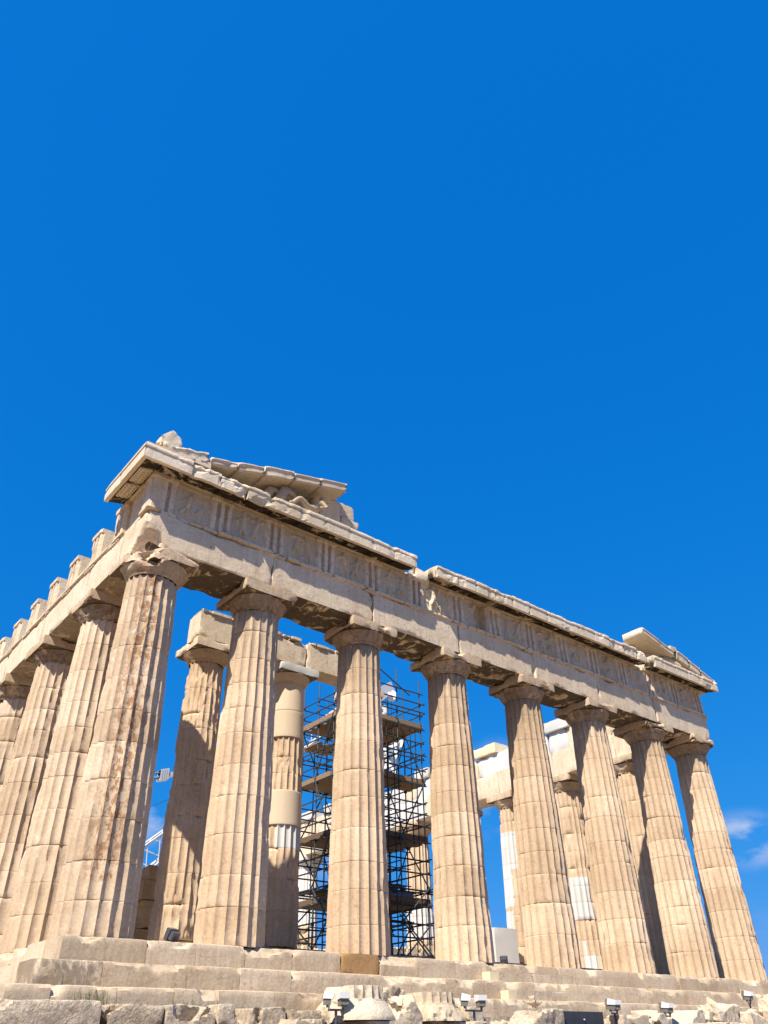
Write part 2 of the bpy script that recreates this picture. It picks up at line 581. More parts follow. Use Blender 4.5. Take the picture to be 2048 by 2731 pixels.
for (y, zt, zb, xb) in ((-.165, -.28, -.538, 18.2), (-.865, -.80, -1.048, 17.8)):
    hs_ = root('half_step', 'low marble half step with a cream end block, laid on the %s step' % ('middle' if zt > -.5 else 'bottom'), 'step', (15.5, y, zb), 'access half steps at the middle of the front')
    A = Acc()
    for k, (a, b) in enumerate(((13.37, 14.9), (14.9, xb - 1.2), (xb - 1.2, xb))):
        A.add(*rock(((a + b) / 2, y, (zt + zb) / 2), (b - a - .006, .325, zt - zb), .12, .012, .004, 90 + k, tint=.55 + .1 * (k % 2)))
    A.emit('tread', MAT['step'], hs_)
    V, F, Wr = rock((13.17, y - .003, (zt + zb) / 2 + .003), (.385, .33, zt - zb), .1, .01, .003, 95)
    emit('end_block', V, F, MAT['creamstep'], hs_, wear=Wr, label='new cream marble end block')

# ------------------------------------------------------------------ foundation course
fnd = root('foundation_course', 'rough hewn limestone blocks under the bottom step at the left corner', 'foundation', (3, -2.2, -2.6))
fj = [-2.35, .13, 1.43, 2.61, 3.45, 4.4, 5.25]
for i in range(6):
    a, b = fj[i], fj[i + 1]
    zt = (-1.385, -1.43, -1.42, -1.37, -1.43, -1.47)[i]
    V, F, Wr = rock(((a + b) / 2, -2.05, (zt - 2.6) / 2), (b - a - .035, 1.0, zt + 2.6), .055, .17, .05, 300 + i, tint=(.7, .35, .45, .6, .5, .4)[i], nsc=1.5,
                    cuts=[((.9, 0, 1), .95, .1)] if i == 2 else ())
    emit('block', V, F, MAT['rubble'], fnd, wear=Wr)
V, F, Wr = rock((-2.3, 8, -2.0), (1.0, 19, 1.15), .2, .2, .06, 311)
emit('flank_course', V, F, MAT['rubble'], fnd, wear=Wr)
V, F, Wr = rock((18.5, -1.6, -2.1), (26.2, .9, 1.15), .2, .15, .05, 312)
emit('front_course', V, F, MAT['rubble'], fnd, wear=Wr)

# ------------------------------------------------------------------ columns
GC = 'marble columns of the temple'
def shaft(cx, cy, z0, z1, r0, r1, seed, spf=8, dz=.11, chip=1., drums=None, patches=(), patina=None, mat='column', parent=None, tintr=(.25, .75), nd=11, cap_z=None, grime=.0, cuts=()):
    """fluted tapering shaft with drum joints; patches = (za, zb, ang0, ang1, slot) in world z; slot 1 white, 2 plain beige"""
    rnd = random.Random(seed)
    nt_ = 20 * spf
    if drums is None:
        hs = [rnd.uniform(.8, 1.2) for _ in range(nd)]
        t = sum(hs); drums = [z0]
        for h in hs[:-1]:
            drums.append(drums[-1] + h / t * (z1 - z0))
        drums.append(z1)
    Z = []; DI = []; J = []
    for k in range(len(drums) - 1):
        a, b = drums[k], drums[k + 1]
        n = max(3, int((b - a) / dz))
        zz = np.concatenate([[a + .001], [a + .008], np.linspace(a + .035, b - .035, n), [b - .008], [b - .001]])
        Z.append(zz); DI.append(np.full(len(zz), k)); jj = np.zeros(len(zz)); jj[0] = jj[-1] = 1; jj[1] = jj[-2] = .25; J.append(jj)
    Z = np.concatenate(Z); DI = np.concatenate(DI); J = np.concatenate(J)
    nz = len(Z)
    th = (np.arange(nt_) + .0) / nt_ * 2 * math.pi
    TH, ZZ = np.meshgrid(th, Z, indexing='ij')
    DD = np.meshgrid(th, DI, indexing='ij')[1]; JJ = np.meshgrid(th, J, indexing='ij')[1]
    t = (ZZ - z0) / (z1 - z0)
    RR = r0 + (r1 - r0) * t + .018 * np.sin(math.pi * t)
    uu = ((np.arange(nt_) % spf) / spf * 2 - 1)[:, None]
    slot = np.zeros_like(RR)
    for (za, zb, a0, a1, s) in patches:
        mid = ((TH - math.radians(a0)) % (2 * math.pi)) < math.radians((a1 - a0)) if a1 - a0 < 360 else np.ones_like(TH, bool)
        slot[(ZZ > za) & (ZZ < zb) & mid] = s
    depth = .092 * (RR / .95)
    fl = depth * (1 - uu ** 2) ** .8
    fl = np.where(slot == 2, -.012, fl)
    px = cx + RR * np.cos(TH); py = cy + RR * np.sin(TH)
    P = np.stack([px.ravel(), py.ravel(), ZZ.ravel()], 1)
    n1 = fbm(P, 1.6, seed, 4).reshape(RR.shape); n2 = fbm(P, 6., seed + 3, 3).reshape(RR.shape); n3 = fbm(P, .75, seed + 9, 3).reshape(RR.shape)
    ar = np.abs(uu) ** 3
    er = chip * (ar * .06 * clip((n1 - .565) * 9) * (.4 + n2) + .045 * clip((n3 - .63) * 7) * (.5 + n1) + .008 * (n2 - .5) + ar * .02 * clip((n2 - .6) * 8))
    er = er + .008 * JJ + chip * JJ ** .5 * .05 * clip((n1 - .59) * 9)
    er = np.where(slot > 0, .010 * JJ, er)
    rng_ = np.random.RandomState(seed)
    off = rng_.uniform(-.006, .006, (len(drums), 2))
    rad = RR - fl - er
    X = cx + rad * np.cos(TH) + off[DD, 0]; Y = cy + rad * np.sin(TH) + off[DD, 1]
    V = np.stack([X.ravel(), Y.ravel(), ZZ.ravel()], 1)
    for (nrm, dist, rg) in cuts:
        nn = np.array(nrm, float); nn /= np.linalg.norm(nn)
        e = (V - np.array([cx, cy, 0])) @ nn - dist + rg * (fbm(V, 2.2, seed + 50, 3) - .5) * 2
        V = V - np.outer(np.maximum(0, e), nn)
    i, j = np.meshgrid(np.arange(nt_), np.arange(nz - 1), indexing='ij')
    a = i * nz + j; b = ((i + 1) % nt_) * nz + j
    F = np.stack([a, b, b + 1, a + 1], -1).reshape(-1, 4)
    tr = rng_.uniform(tintr[0], tintr[1], len(drums))
    Wr = np.zeros((len(V), 3))
    Wr[:, 0] = tr[DD].ravel()
    if patina:
        ang, wid, amt = patina
        da = np.abs((np.degrees(TH) - ang + 180) % 360 - 180)
        Wr[:, 1] = (clip(1.3 - da / wid) * amt).ravel() * (ZZ.ravel() > z0 + 1.2)
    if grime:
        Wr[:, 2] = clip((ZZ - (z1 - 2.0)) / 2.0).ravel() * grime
    sl = slot.reshape(nt_, nz)[:, :-1].ravel()
    if sl.max() > 0:
        mats = [MAT[mat], MAT['white'], MAT['beige']]
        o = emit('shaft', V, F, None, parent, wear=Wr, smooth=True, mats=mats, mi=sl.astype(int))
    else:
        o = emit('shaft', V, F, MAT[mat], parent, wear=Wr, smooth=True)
    # keep the arrises between flutes crisp
    me = o.data
    ev = np.zeros(len(me.edges) * 2, np.int32)
    me.edges.foreach_get('vertices', ev)
    ev = ev.reshape(-1, 2)
    ia, ib = ev[:, 0] // nz, ev[:, 1] // nz
    ja, jb = ev[:, 0] % nz, ev[:, 1] % nz
    sharp = ((ia == ib) & (ia % spf == 0)) | ((ja == jb) & (np.isin(ja, np.where(J >= 1)[0])))
    at = me.attributes.get('sharp_edge') or me.attributes.new('sharp_edge', 'BOOLEAN', 'EDGE')
    at.data.foreach_set('value', sharp)
    return o

def lathe(cx, cy, prof, seed, nseg=72, noise=.0, tint=.5, stain=.0, patina=.0, nsc=2.):
    pr = np.array(prof, float)
    th = np.linspace(0, 2 * math.pi, nseg, endpoint=False)
    TH, I = np.meshgrid(th, np.arange(len(pr)), indexing='ij')
    r_ = pr[I, 0]; z_ = pr[I, 1]
    P = np.stack([(cx + r_ * np.cos(TH)).ravel(), (cy + r_ * np.sin(TH)).ravel(), z_.ravel()], 1)
    if noise:
        e = noise * clip((fbm(P, nsc, seed, 4) - .50) * 5) + noise * .15 * (fbm(P, 7, seed + 5, 3) - .5)
        rr = r_.ravel() - e
        P[:, 0] = cx + rr * np.cos(TH.ravel()); P[:, 1] = cy + rr * np.sin(TH.ravel())
    nz = len(pr)
    i, j = np.meshgrid(np.arange(nseg), np.arange(nz - 1), indexing='ij')
    a = i * nz + j; b = ((i + 1) % nseg) * nz + j
    F = np.stack([a, b, b + 1, a + 1], -1).reshape(-1, 4)
    Wr = np.zeros((len(P), 3)); Wr[:, 0] = tint; Wr[:, 1] = patina; Wr[:, 2] = stain
    return P, F, Wr

def capital(cx, cy, zt, r1, seed, parent, half=1.0, hab=.35, hech=.40, mat='capital', abmat=None, cuts=(), noise=.07, stain=.35, res=.09, nseg=72, chip=.06):
    zb = zt - hab - hech
    rt = half * .975
    pr = [(r1 - .01, zb - .06), (r1 + .012, zb - .03), (r1 + .012, zb), (r1 + .03, zb + .008), (r1 + .03, zb + .026), (r1 + .045, zb + .034), (r1 + .045, zb + .052), (r1 + .06, zb + .06)]
    for k in range(1, 11):
        t = k / 10
        pr.append((r1 + .06 + (rt - r1 - .06) * t ** .92, zb + .06 + (hech - .11) * t ** 1.12))
    pr += [(rt + .012, zt - hab - .03), (rt - .005, zt - hab - .012), (rt - .05, zt - hab + .002)]
    V, F, Wr = lathe(cx, cy, pr, seed, nseg, noise, .5, stain, stain)
    for (nrm, dist, rg) in cuts:
        nn = np.array(nrm, float); nn /= np.linalg.norm(nn)
        e = (V - np.array([cx, cy, zt])) @ nn - dist + rg * (fbm(V, 2.2, seed + 50, 3) - .5) * 2
        V = V - np.outer(np.maximum(0, e), nn)
    emit('echinus', V, F, MAT[mat], parent, wear=Wr)
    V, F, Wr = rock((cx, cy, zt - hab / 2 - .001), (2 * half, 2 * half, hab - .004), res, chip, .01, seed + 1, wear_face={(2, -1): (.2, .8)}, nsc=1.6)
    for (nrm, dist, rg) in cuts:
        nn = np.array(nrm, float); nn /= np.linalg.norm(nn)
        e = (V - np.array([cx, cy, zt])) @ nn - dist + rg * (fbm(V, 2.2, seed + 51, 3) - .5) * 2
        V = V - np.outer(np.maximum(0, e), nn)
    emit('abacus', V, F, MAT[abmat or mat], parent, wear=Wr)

AX = [1.02, 4.70, 8.996, 13.292, 17.588, 21.884, 26.18, 29.86]
FRONT = ['rust streaked corner column, widest of all, under the broken corner of the entablature',
         'front column with pale cracks netting its dark neck, second from the near corner',
         'front column with white flecked flutes standing just before the scaffold, third from the near corner',
         'front column closing the right side of the scaffold, fourth from the near corner',
         'front column just right of the white drummed inner one, fifth from the near corner',
         'front column under the long unbroken cornice, third from the far right corner',
         'front column with a dark brown drum at mid height, second from the far right corner',
         'far right corner column standing against open sky and a small cloud']
for k, x in enumerate(AX):
    c = root('column', FRONT[k], 'column', (x, 1.02, 0), GC)
    cn = k in (0, 7)
    r0, r1 = (.972, .755) if cn else (.953, .74)
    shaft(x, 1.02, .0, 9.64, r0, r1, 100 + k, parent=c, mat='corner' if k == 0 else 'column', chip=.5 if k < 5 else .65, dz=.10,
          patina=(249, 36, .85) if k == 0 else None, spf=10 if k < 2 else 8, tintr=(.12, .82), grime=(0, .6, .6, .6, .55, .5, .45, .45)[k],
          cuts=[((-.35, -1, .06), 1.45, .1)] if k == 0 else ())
    cuts = ()
    if k == 0:
        cuts = [((-1, -1, .35), .70, .28)]
    if k == 7:
        cuts = [((1, -.3, .2), .93, .10)]
    capital(x, 1.02, 10.43, r1, 200 + 3 * k, c, half=1.045 if cn else 1.0, cuts=cuts, noise=.09, chip=.11 if k in (0, 2, 6) else .07, stain=.25 if k == 0 else .42)

YS = [4.70 + 4.291 * i for i in range(16)]
SIDE = ['flank column right behind the corner column, second along the left side', 'third column along the left flank, with dark drips under its capital',
        'fourth column along the left flank, cut by the photo edge', 'fifth column along the left flank, only its side showing', 'sixth column along the left flank, far back']
for k in range(5):
    c = root('column', SIDE[k], 'column', (1.02, YS[k], 0), GC)
    shaft(1.02, YS[k], .0, 9.64, .953, .74, 130 + k, parent=c, chip=.95, mat='corner', patina=(285, 22, .4), spf=8 if k < 3 else 6, dz=.11, tintr=(.15, .8), grime=.0)
    capital(1.02, YS[k], 10.43, .74, 260 + 3 * k, c, noise=.09, chip=.07, stain=.5)

# north colonnade, seen through the front
NORTH = {0: ('inner column behind the two rightmost front columns, tall and golden', ()),
         1: ('inner column with a tall white fluted patch low on its shaft', ((3.2, 5.05, 120, 250, 1), (.3, 1.6, 195, 240, 1), (1.6, 2.2, 195, 210, 1))),
         2: ('far colonnade column with bright white new drums in its left half', ((2.9, 4.1, 110, 186, 1), (4.25, 6.2, 110, 196, 1), (6.2, 8.2, 0, 360, 1))),
         3: ('far colonnade column hidden behind the fourth front column', ()),
         4: ('far colonnade column glimpsed right through the scaffold, with a white lower half', ((.3, 2.6, 150, 215, 1), (3.4, 5.2, 0, 360, 1))),
         5: ('far colonnade column hidden behind the third front column', ()),
         6: ('far colonnade column behind the second front column gap, white patched', ((1., 4.5, 0, 360, 1),)),
         7: ('far colonnade column with a new white capital left behind the scaffold', ((4.8, 9.64, 0, 360, 1), (1., 2.6, 150, 240, 1)))}
for k in range(8):
    lab, pt = NORTH[k]
    c = root('column', lab, 'column', (29.86, YS[k], 0), GC)
    shaft(29.86, YS[k], 0, 9.64, .953, .74, 160 + k, parent=c, spf=6, dz=.16, chip=1.6 if k else 1.0, patches=pt, tintr=(.35, .7), nd=12)
    wh = k == 7
    capital(29.86, YS[k], 10.43, .74, 300 + 3 * k, c, res=.14, nseg=48, mat='white' if wh else 'capital', stain=.0, noise=.03 if wh else .09)

# porch columns on the inner steps
PORCH = [('porch column half in shadow carrying a lone beam end, left behind the second front column', 5.5, ()),
         ('porch column with smooth beige drums and battered fluted ones between', 9.15,
          ((7.7, 9.9, 0, 360, 2), (4.50, 5.72, 0, 360, 2), (3.72, 4.50, 225, 330, 1))),
         ('porch column hidden behind the third front column, carrying the beam end', 12.72, ())]
for k, (lab, x, pt) in enumerate(PORCH):
    c = root('column', lab, 'column', (x, 5.95, .68), GC)
    dr = [.68, 1.75, 2.75, 3.72, 4.50, 5.72, 6.35, 6.95, 7.7, 8.75, 9.86] if k == 1 else [.68, 1.65, 2.55, 3.6, 4.3, 5.35, 6.2, 7.3, 7.85, 8.8, 9.86]
    shaft(x, 5.95, .68, 9.86, .82, .655, 180 + k, parent=c, spf=8, dz=.09, chip=2.1, drums=dr, patches=pt, tintr=(.3, .6))
    capital(x, 5.95, 10.58, .655, 330 + 3 * k, c, half=.90 if k < 2 else .8, hab=.33, hech=.36, mat='beige' if k == 1 else 'capital', abmat='white' if k == 1 else 'entab', stain=.1, noise=.05 if k != 1 else .02, chip=.012 if k == 1 else .06)

# ------------------------------------------------------------------ entablatures
def smooth01(a, b, x):
    t = clip((x - a) / (b - a)); return t * t * (3 - 2 * t)

def triglyph(p0, ex, ey, width, z0, z1, seed, depth=.5, chip=1.):
    """three bars and their grooves; p0 = left front bottom corner, ex along the face, ey into the wall"""
    w = width
    g = w / 12.
    xs = []; ds = []
    for x_, d_ in ((0, .10), (g, 0.), (2.95 * g, 0.), (3.25 * g, .13), (4 * g, .16), (4.75 * g, .13), (5.05 * g, 0.), (6.95 * g, 0.), (7.25 * g, .13), (8 * g, .16), (8.75 * g, .13), (9.05 * g, 0.), (11 * g, 0), (12 * g, .10)):
        xs.append(x_); ds.append(d_)
    X = []; D = []
    for i in range(len(xs) - 1):
        for t in (0, .5):
            X.append(xs[i] + (xs[i + 1] - xs[i]) * t); D.append(ds[i] + (ds[i + 1] - ds[i]) * t)
    X.append(xs[-1]); D.append(ds[-1])
    X = np.array(X); D = np.array(D)
    h = z1 - z0
    zz = np.concatenate([np.linspace(0, h - .20, 12), [h - .185, h - .155, h - .15, h - .05, h]])
    gz = np.concatenate([np.ones(13), [.2, -.25, -.25, -.25]])
    XX, ZZ = np.meshgrid(X, zz, indexing='ij')
    Dp = D[:, None] * np.maximum(gz, 0)[None, :] + np.where(gz < 0, -.035, 0)[None, :]
    P3 = np.stack([XX.ravel(), Dp.ravel(), ZZ.ravel()], 1)
    p0 = np.array(p0); ex = np.array(ex); ey = np.array(ey)
    Wd = p0 + P3[:, :1] * ex + P3[:, 1:2] * ey + P3[:, 2:] * np.array([0, 0, 1.])
    e = chip * (.05 * clip((fbm(Wd, 2.2, seed, 3) - .55) * 6) + .012 * (fbm(Wd, 7, seed + 2, 2) - .5) * 2)
    P3[:, 1] += e
    V = p0 + P3[:, :1] * ex + P3[:, 1:2] * ey + P3[:, 2:] * np.array([0, 0, 1.])
    nx, nz = len(X), len(zz)
    F = [gridf(nx, nz)]
    n0 = len(V)
    B = np.array([p0 + a * w * ex + depth * ey + np.array([0, 0, b * h]) for a in (0, 1) for b in (0, 1)])
    # sides, top and bottom as quads / fans to the back corners
    V = np.concatenate([V, B])
    L_ = [k for k in range(nz)]; Rr = [(nx - 1) * nz + k for k in range(nz)]
    q = []
    def wall(ids, b0, b1):
        m = len(ids)
        for i in range(m - 1):
            q.append([ids[i], ids[i + 1], b1 if i >= m // 2 else b0, b1 if i >= m // 2 else b0])
        q.append([ids[m // 2], b1, b0, b0])
    quads = [list(x) for x in F[0]]
    tri = []
    def fan(ids, b0, b1):
        m = len(ids)
        for i in range(m - 1):
            tri.append([ids[i], ids[i + 1], b1 if i >= m // 2 else b0])
        tri.append([ids[m // 2], b1, b0])
    fan(L_, n0, n0 + 1)
    fan(Rr, n0 + 2, n0 + 3)
    fan([k * nz + nz - 1 for k in range(nx)], n0 + 1, n0 + 3)
    fan([k * nz for k in range(nx)], n0, n0 + 2)
    return V, quads + tri + [[n0, n0 + 1, n0 + 3, n0 + 2]]

def metope(p0, ex, ey, width, z0, z1, seed, relief=.16):
    rnd = random.Random(seed)
    h = z1 - z0
    nx, nz = 34, 36
    XX, ZZ = np.meshgrid(np.linspace(0, width, nx), np.linspace(0, h, nz), indexing='ij')
    H = np.zeros_like(XX)
    # worn figures: a bent torso, a head and limbs as soft strokes
    for fg in range(2):
        cx = width * (.32 + .38 * fg) + rnd.uniform(-.08, .08)
        hip = (cx, h * rnd.uniform(.38, .48)); sh = (cx + rnd.uniform(-.14, .14), h * rnd.uniform(.68, .76))
        st = [(hip, sh, .085), (sh, (sh[0] + rnd.uniform(-.06, .06), sh[1] + .18), .065)]
        for s_ in (-1, 1):
            kn = (hip[0] + s_ * rnd.uniform(.06, .2), hip[1] - .25); st += [(hip, kn, .06), (kn, (kn[0] + rnd.uniform(-.1, .1), .06), .045)]
            el = (sh[0] + s_ * rnd.uniform(.15, .25), sh[1] - rnd.uniform(-.1, .2)); st += [(sh, el, .045)]
        for (a, b, w_) in st:
            if rnd.random() < .12:
                continue
            ax, az = a; bx, bz = b
            L2 = (bx - ax) ** 2 + (bz - az) ** 2 + 1e-6
            t = clip(((XX - ax) * (bx - ax) + (ZZ - az) * (bz - az)) / L2)
            d = np.hypot(XX - ax - t * (bx - ax), ZZ - az - t * (bz - az))
            H = np.maximum(H, clip(1.25 - (d / w_) ** 2) * min(w_ / .07, 1))
    p0 = np.array(p0); ex = np.array(ex); ey = np.array(ey); up = np.array([0, 0, 1.])
    Wd = p0 + XX.ravel()[:, None] * ex + ZZ.ravel()[:, None] * up
    ms = fbm(Wd, 1.6, seed, 3).reshape(XX.shape)
    H = H * relief * clip((ms - .28) * 4) + .02 * (fbm(Wd, 5, seed + 1, 3).reshape(XX.shape) - .5)
    H = H + np.where(ZZ > h - .13, .03, 0)
    V = Wd - H.ravel()[:, None] * ey
    return V, gridf(nx, nz)

YF = .135
ent = root('entablature', 'long marble entablature with carved frieze and broken cornice across the temple front', 'entablature', (15.4, 1.02, 10.43))
AXE = [YF] + AX[1:-1] + [30.88 - YF]
for i in range(7):
    a, b = AXE[i], AXE[i + 1]
    A = Acc()
    cuts = []
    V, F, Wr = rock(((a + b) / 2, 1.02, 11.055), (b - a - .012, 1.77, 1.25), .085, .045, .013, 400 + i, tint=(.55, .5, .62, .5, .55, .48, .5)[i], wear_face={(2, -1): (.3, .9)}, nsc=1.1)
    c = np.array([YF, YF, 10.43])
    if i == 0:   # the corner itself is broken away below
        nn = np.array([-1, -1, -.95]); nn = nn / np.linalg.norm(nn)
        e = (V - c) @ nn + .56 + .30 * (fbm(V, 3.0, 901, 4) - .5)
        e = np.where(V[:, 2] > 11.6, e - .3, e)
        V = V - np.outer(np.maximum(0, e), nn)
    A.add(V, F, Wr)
    x0, x1 = (a - .075 if i == 0 else a), (b + .075 if i == 6 else b)
    for k in range(int((x1 - x0) / .5) + 1):      # taenia in short worn lengths
        s0 = x0 + k * .5; s1 = min(x1, s0 + .5)
        if s1 - s0 < .05:
            continue
        brk = i == 0 and .3 < s0 < 2.2
        V, F, Wr = rock(((s0 + s1) / 2, YF + .33 + .075 * brk, 11.73), (s1 - s0 + .02 * brk, .82, .098), .06, .028, .006 + .02 * brk, 430 + i * 9 + k, nsc=2.2)
        A.add(V, F, Wr)
    A.emit('architrave_block', MAT['entab'], ent)
# triglyph centres along a side of the temple
def tri_centres(n_axes):
    return [.557] + [v for k in range(len(n_axes) - 1) for v in ((.557 + n_axes[1]) / 2 if k == 0 else (n_axes[k] + n_axes[k + 1]) / 2, n_axes[k + 1])]
TC = [.557]
ax2 = [.557] + AX[1:-1] + [30.88 - .557]
for k in range(7):
    TC += [(ax2[k] + ax2[k + 1]) / 2, ax2[k + 1]]
for k, t in enumerate(TC):
    V, F = triglyph((t - .4225, YF, 11.782), (1, 0, 0), (0, 1, 0), .845, 0, 1.343, 500 + k, depth=.6)
    o = emit('triglyph', V, F, MAT['cornice'], ent, smooth=False, wear=(.62, .35, 0))
    # regula with its pegs under the taenia
    A = Acc()
    A.add(*rock((t, YF + .02, 11.645), (.845, .16, .062), .1, .012, .004, 540 + k))
    rg = random.Random(k)
    pegs = MB()
    for g in range(6):
        if rg.random() < .25:
            continue
        A.add(*rock((t - .35 + g * .14, YF - .02, 11.595), (.065, .065, .042), .06, .01, .0, 3))
    if k not in (0, 1):
        A.emit('regula', MAT['entab'], ent)
for k in range(14):
    a, b = TC[k] + .4225, TC[k + 1] - .4225
    V, F = metope((a - .01, YF + .11, 11.782), (1, 0, 0), (0, 1, 0), b - a + .02, 0, 1.343, 560 + k)
    if k == 6:     # broken through
        e = clip((V[:, 0] - (a + .62) + .35 * (fbm(V, 1.6, 5, 3) - .5)) * 4)
        V[:, 1] += .35 * e
    emit('metope', V, F, MAT['metope'], ent)
V, F, Wr = rock((15.44, 1.35, 12.46), (30.4, 1.1, 1.33), .5, .02, .01, 11)
emit('frieze_backing', V, F, MAT['entab'], ent, wear=Wr)

# cornice profile (outward offset o from the wall face, height above 13.125)
CP = [(-.9, .0), (-.3, .0), (-.02, .005), (.04, .03), (.06, .03), (.22, -.005), (.38, -.04), (.53, -.075), (.55, -.115), (.60, -.12), (.645, -.12), (.685, -.115),
      (.685, -.02), (.685, .08), (.685, .18), (.685, .255), (.715, .275), (.72, .33), (.70, .40), (.60, .425), (.40, .43), (.2, .43), (-.1, .43), (-.5, .43), (-.9, .43)]
def cornice_block(a, b, seed, side='front', mitre=False, chip=1., top=0., cuts=(), slope=0., prof=CP, z0=13.125, nstep=.11, x_ref=0.):
    pr = np.array(prof)
    n = max(3, int((b - a) / nstep) + 1)
    T, I = np.meshgrid(np.linspace(0, 1, n), np.arange(len(pr)), indexing='ij')
    o = pr[I, 0]; z = pr[I, 1] + z0
    s0 = np.where(o > -.9, YF - o, YF) if mitre else np.full_like(o, a)
    s = s0 + (b - s0) * T
    d = YF - o
    zz = z + slope * (s - x_ref)
    P = np.stack([s.ravel(), d.ravel(), zz.ravel()], 1) if side == 'front' else np.stack([d.ravel(), s.ravel(), zz.ravel()], 1)
    n1 = fbm(P, 1.7, seed, 4); n2 = fbm(P, 5, seed + 4, 3)
    oo = o.ravel(); h = pr[I, 1].ravel()
    outer = clip((oo - .30) / .3)
    endd = np.minimum(T.ravel() * (b - a), (1 - T.ravel()) * (b - a))
    er = chip * (outer * (.13 * clip((n1 - .56) * 7) * (.35 + n2) + .02 * (n2 - .5)) + outer * .05 * clip(1 - endd / .1) * clip((n2 - .35) * 3))
    dn = chip * outer * clip((h - .1) / .3) * .12 * clip((fbm(P * (1, .3, 1), 2.4, seed + 8, 3) - .53) * 7)
    k = 1 if side == 'front' else 0
    P[:, k] += er
    P[:, 2] += top * clip((h - .1) / .3) - dn + chip * .03 * (n2 - .5) * (oo > .1)
    for (nrm, dist, rg) in cuts:
        nn = np.array(nrm, float); nn /= np.linalg.norm(nn)
        e = P @ nn - dist + rg * (fbm(P, 2.2, seed + 50, 3) - .5) * 2
        P = P - np.outer(np.maximum(0, e), nn)
    m = len(pr)
    F = gridf(n, m)
    if side != 'front':
        F = F[:, ::-1]
    # end caps as strips between the lower and upper run of the profile
    half = 12
    caps = []
    for base in (0, (n - 1) * m):
        lo = [base + q for q in range(half)]; hi = [base + m - 1 - q for q in range(half)]
        # lo runs wall->tip beneath, hi runs wall->tip on top
        for q in range(half - 1):
            caps.append([lo[q], lo[q + 1], hi[q + 1], hi[q]])
    F = np.concatenate([F, np.array(caps)])
    Wr = np.zeros((len(P), 3)); Wr[:, 0] = .5
    Wr[:, 2] = np.where((oo > .0) & (oo < .54) & (h < .05), 1.5, 0)  # crust stain over the soffit, strengthened to deepen its shade in the colour
    Wr[:, 1] = np.where((oo > .0) & (oo < .54) & (h < .05), .5, 0)
    return P, F, Wr
def cornice(a, b, seed, parent, mutule=True, name='cornice_block', mat='cornice', **k):
    P, F, Wr = cornice_block(a, b, seed, **k)
    rr = random.Random(seed)
    Wr[:, 0] = rr.uniform(.35, .7)
    o = emit(name, P, F, MAT[mat], parent, wear=Wr, smooth=True)
    me = o.data
    me.polygons.foreach_set('use_smooth', np.zeros(len(me.polygons), bool))
    if mutule:
        c = (a + b) / 2 if not k.get('mitre') else b - .53
        w = .42
        m = MB()
        def pt(s, off, z):
            return (s, YF - off, z) if k.get('side', 'front') == 'front' else (YF - off, s, z)
        z0 = 13.125
        q = [(.07, .030), (.50, -.068), (.50, -.125), (.07, -.03)]
        if k.get('side', 'front') == 'front':
            m.prism([pt(c - w, off, z0 + h) for off, h in q], (2 * w, 0, 0))
        else:
            m.prism([pt(c - w, off, z0 + h) for off, h in q], (0, 2 * w, 0))
        wr = np.zeros((len(m.v), 3)); wr[:, 0] = .45; wr[:, 2] = 1.2; wr[:, 1] = .6  # mutules carry crust stain too, darkened further to stand in for shade
        m.emit('mutule', MAT['cornice'], o, wear=wr)
    return o
cornice(-.6, 1.08, 600, ent, mitre=True, chip=.3, name='cornice_block')
mc = []
for k in range(len(TC) - 1):
    mc += [TC[k], (TC[k] + TC[k + 1]) / 2]
mc.append(TC[-1])
for k in range(1, len(mc) - 1):
    a, b = (mc[k - 1] + mc[k]) / 2, (mc[k] + mc[k + 1]) / 2
    if k == 1:
        a = 1.084
    if 10.85 < mc[k] < 11.95:
        continue                      # missing block
    kw = {}
    ch = .38
    if k in (1, 2, 3):
        ch = 1.0
    if mc[k] > 26.0:
        ch = .35
    tp_ = random.Random(k).uniform(-.02, .03)
    if 24.9 < mc[k] < 25.6:
        b = 25.32; ch = 1.2
    if 25.7 < mc[k] < 26.5:
        a = 25.98; tp_ = .06
    cornice(a + .004, b - .004, 610 + k, ent, chip=ch, top=tp_, **kw)
# far right corner of the cornice
cornice(29.83, 31.45, 690, ent, chip=.6, mutule=True)
# the south end turns the near corner for two blocks
cornice(-.6, 1.3, 700, ent, side='flank', mitre=True, chip=.18, mutule=False)
cornice(1.304, 2.55, 701, ent, side='flank', chip=.18, mutule=False)
for y_, s_ in ((.557, 1), (1.6, 2)):
    m = MB()
    m.prism([(YF - off, y_ - .42, 13.125 + h) for off, h in ((.07, .03), (.50, -.068), (.50, -.125), (.07, -.03))], (0, .84, 0))
    for gx in range(3):
        for gy in range(6):
            x_ = YF - .14 - gx * .15; m.tube((x_, y_ - .35 + gy * .14, 13.125 - .03 - .2 * (YF - x_)), (x_, y_ - .35 + gy * .14, 13.125 - .075 - .2 * (YF - x_)), .028, 6)
    m.emit('mutule', MAT['cornice'], ent)
# broken stump inside the cornice gap
V, F, Wr = rock((11.35, .55, 13.2), (.95, 1.0, .55), .07, .25, .09, 720, nsc=1.6)
emit('broken_stump', V, F, MAT['cornice'], ent, wear=Wr)
V, F, Wr = rock((11.62, .42, 12.55), (.42, .55, .95), .07, .2, .08, 721, nsc=1.8)
emit('broken_stump', V, F, MAT['cornice'], ent, wear=Wr)
# return of the frieze on the near corner
V, F = triglyph((YF, .135 + .845, 11.782), (0, -1, 0), (1, 0, 0), .845, 0, 1.343, 790, depth=.5)
emit('triglyph', V, F, MAT['entab'], ent, smooth=False)

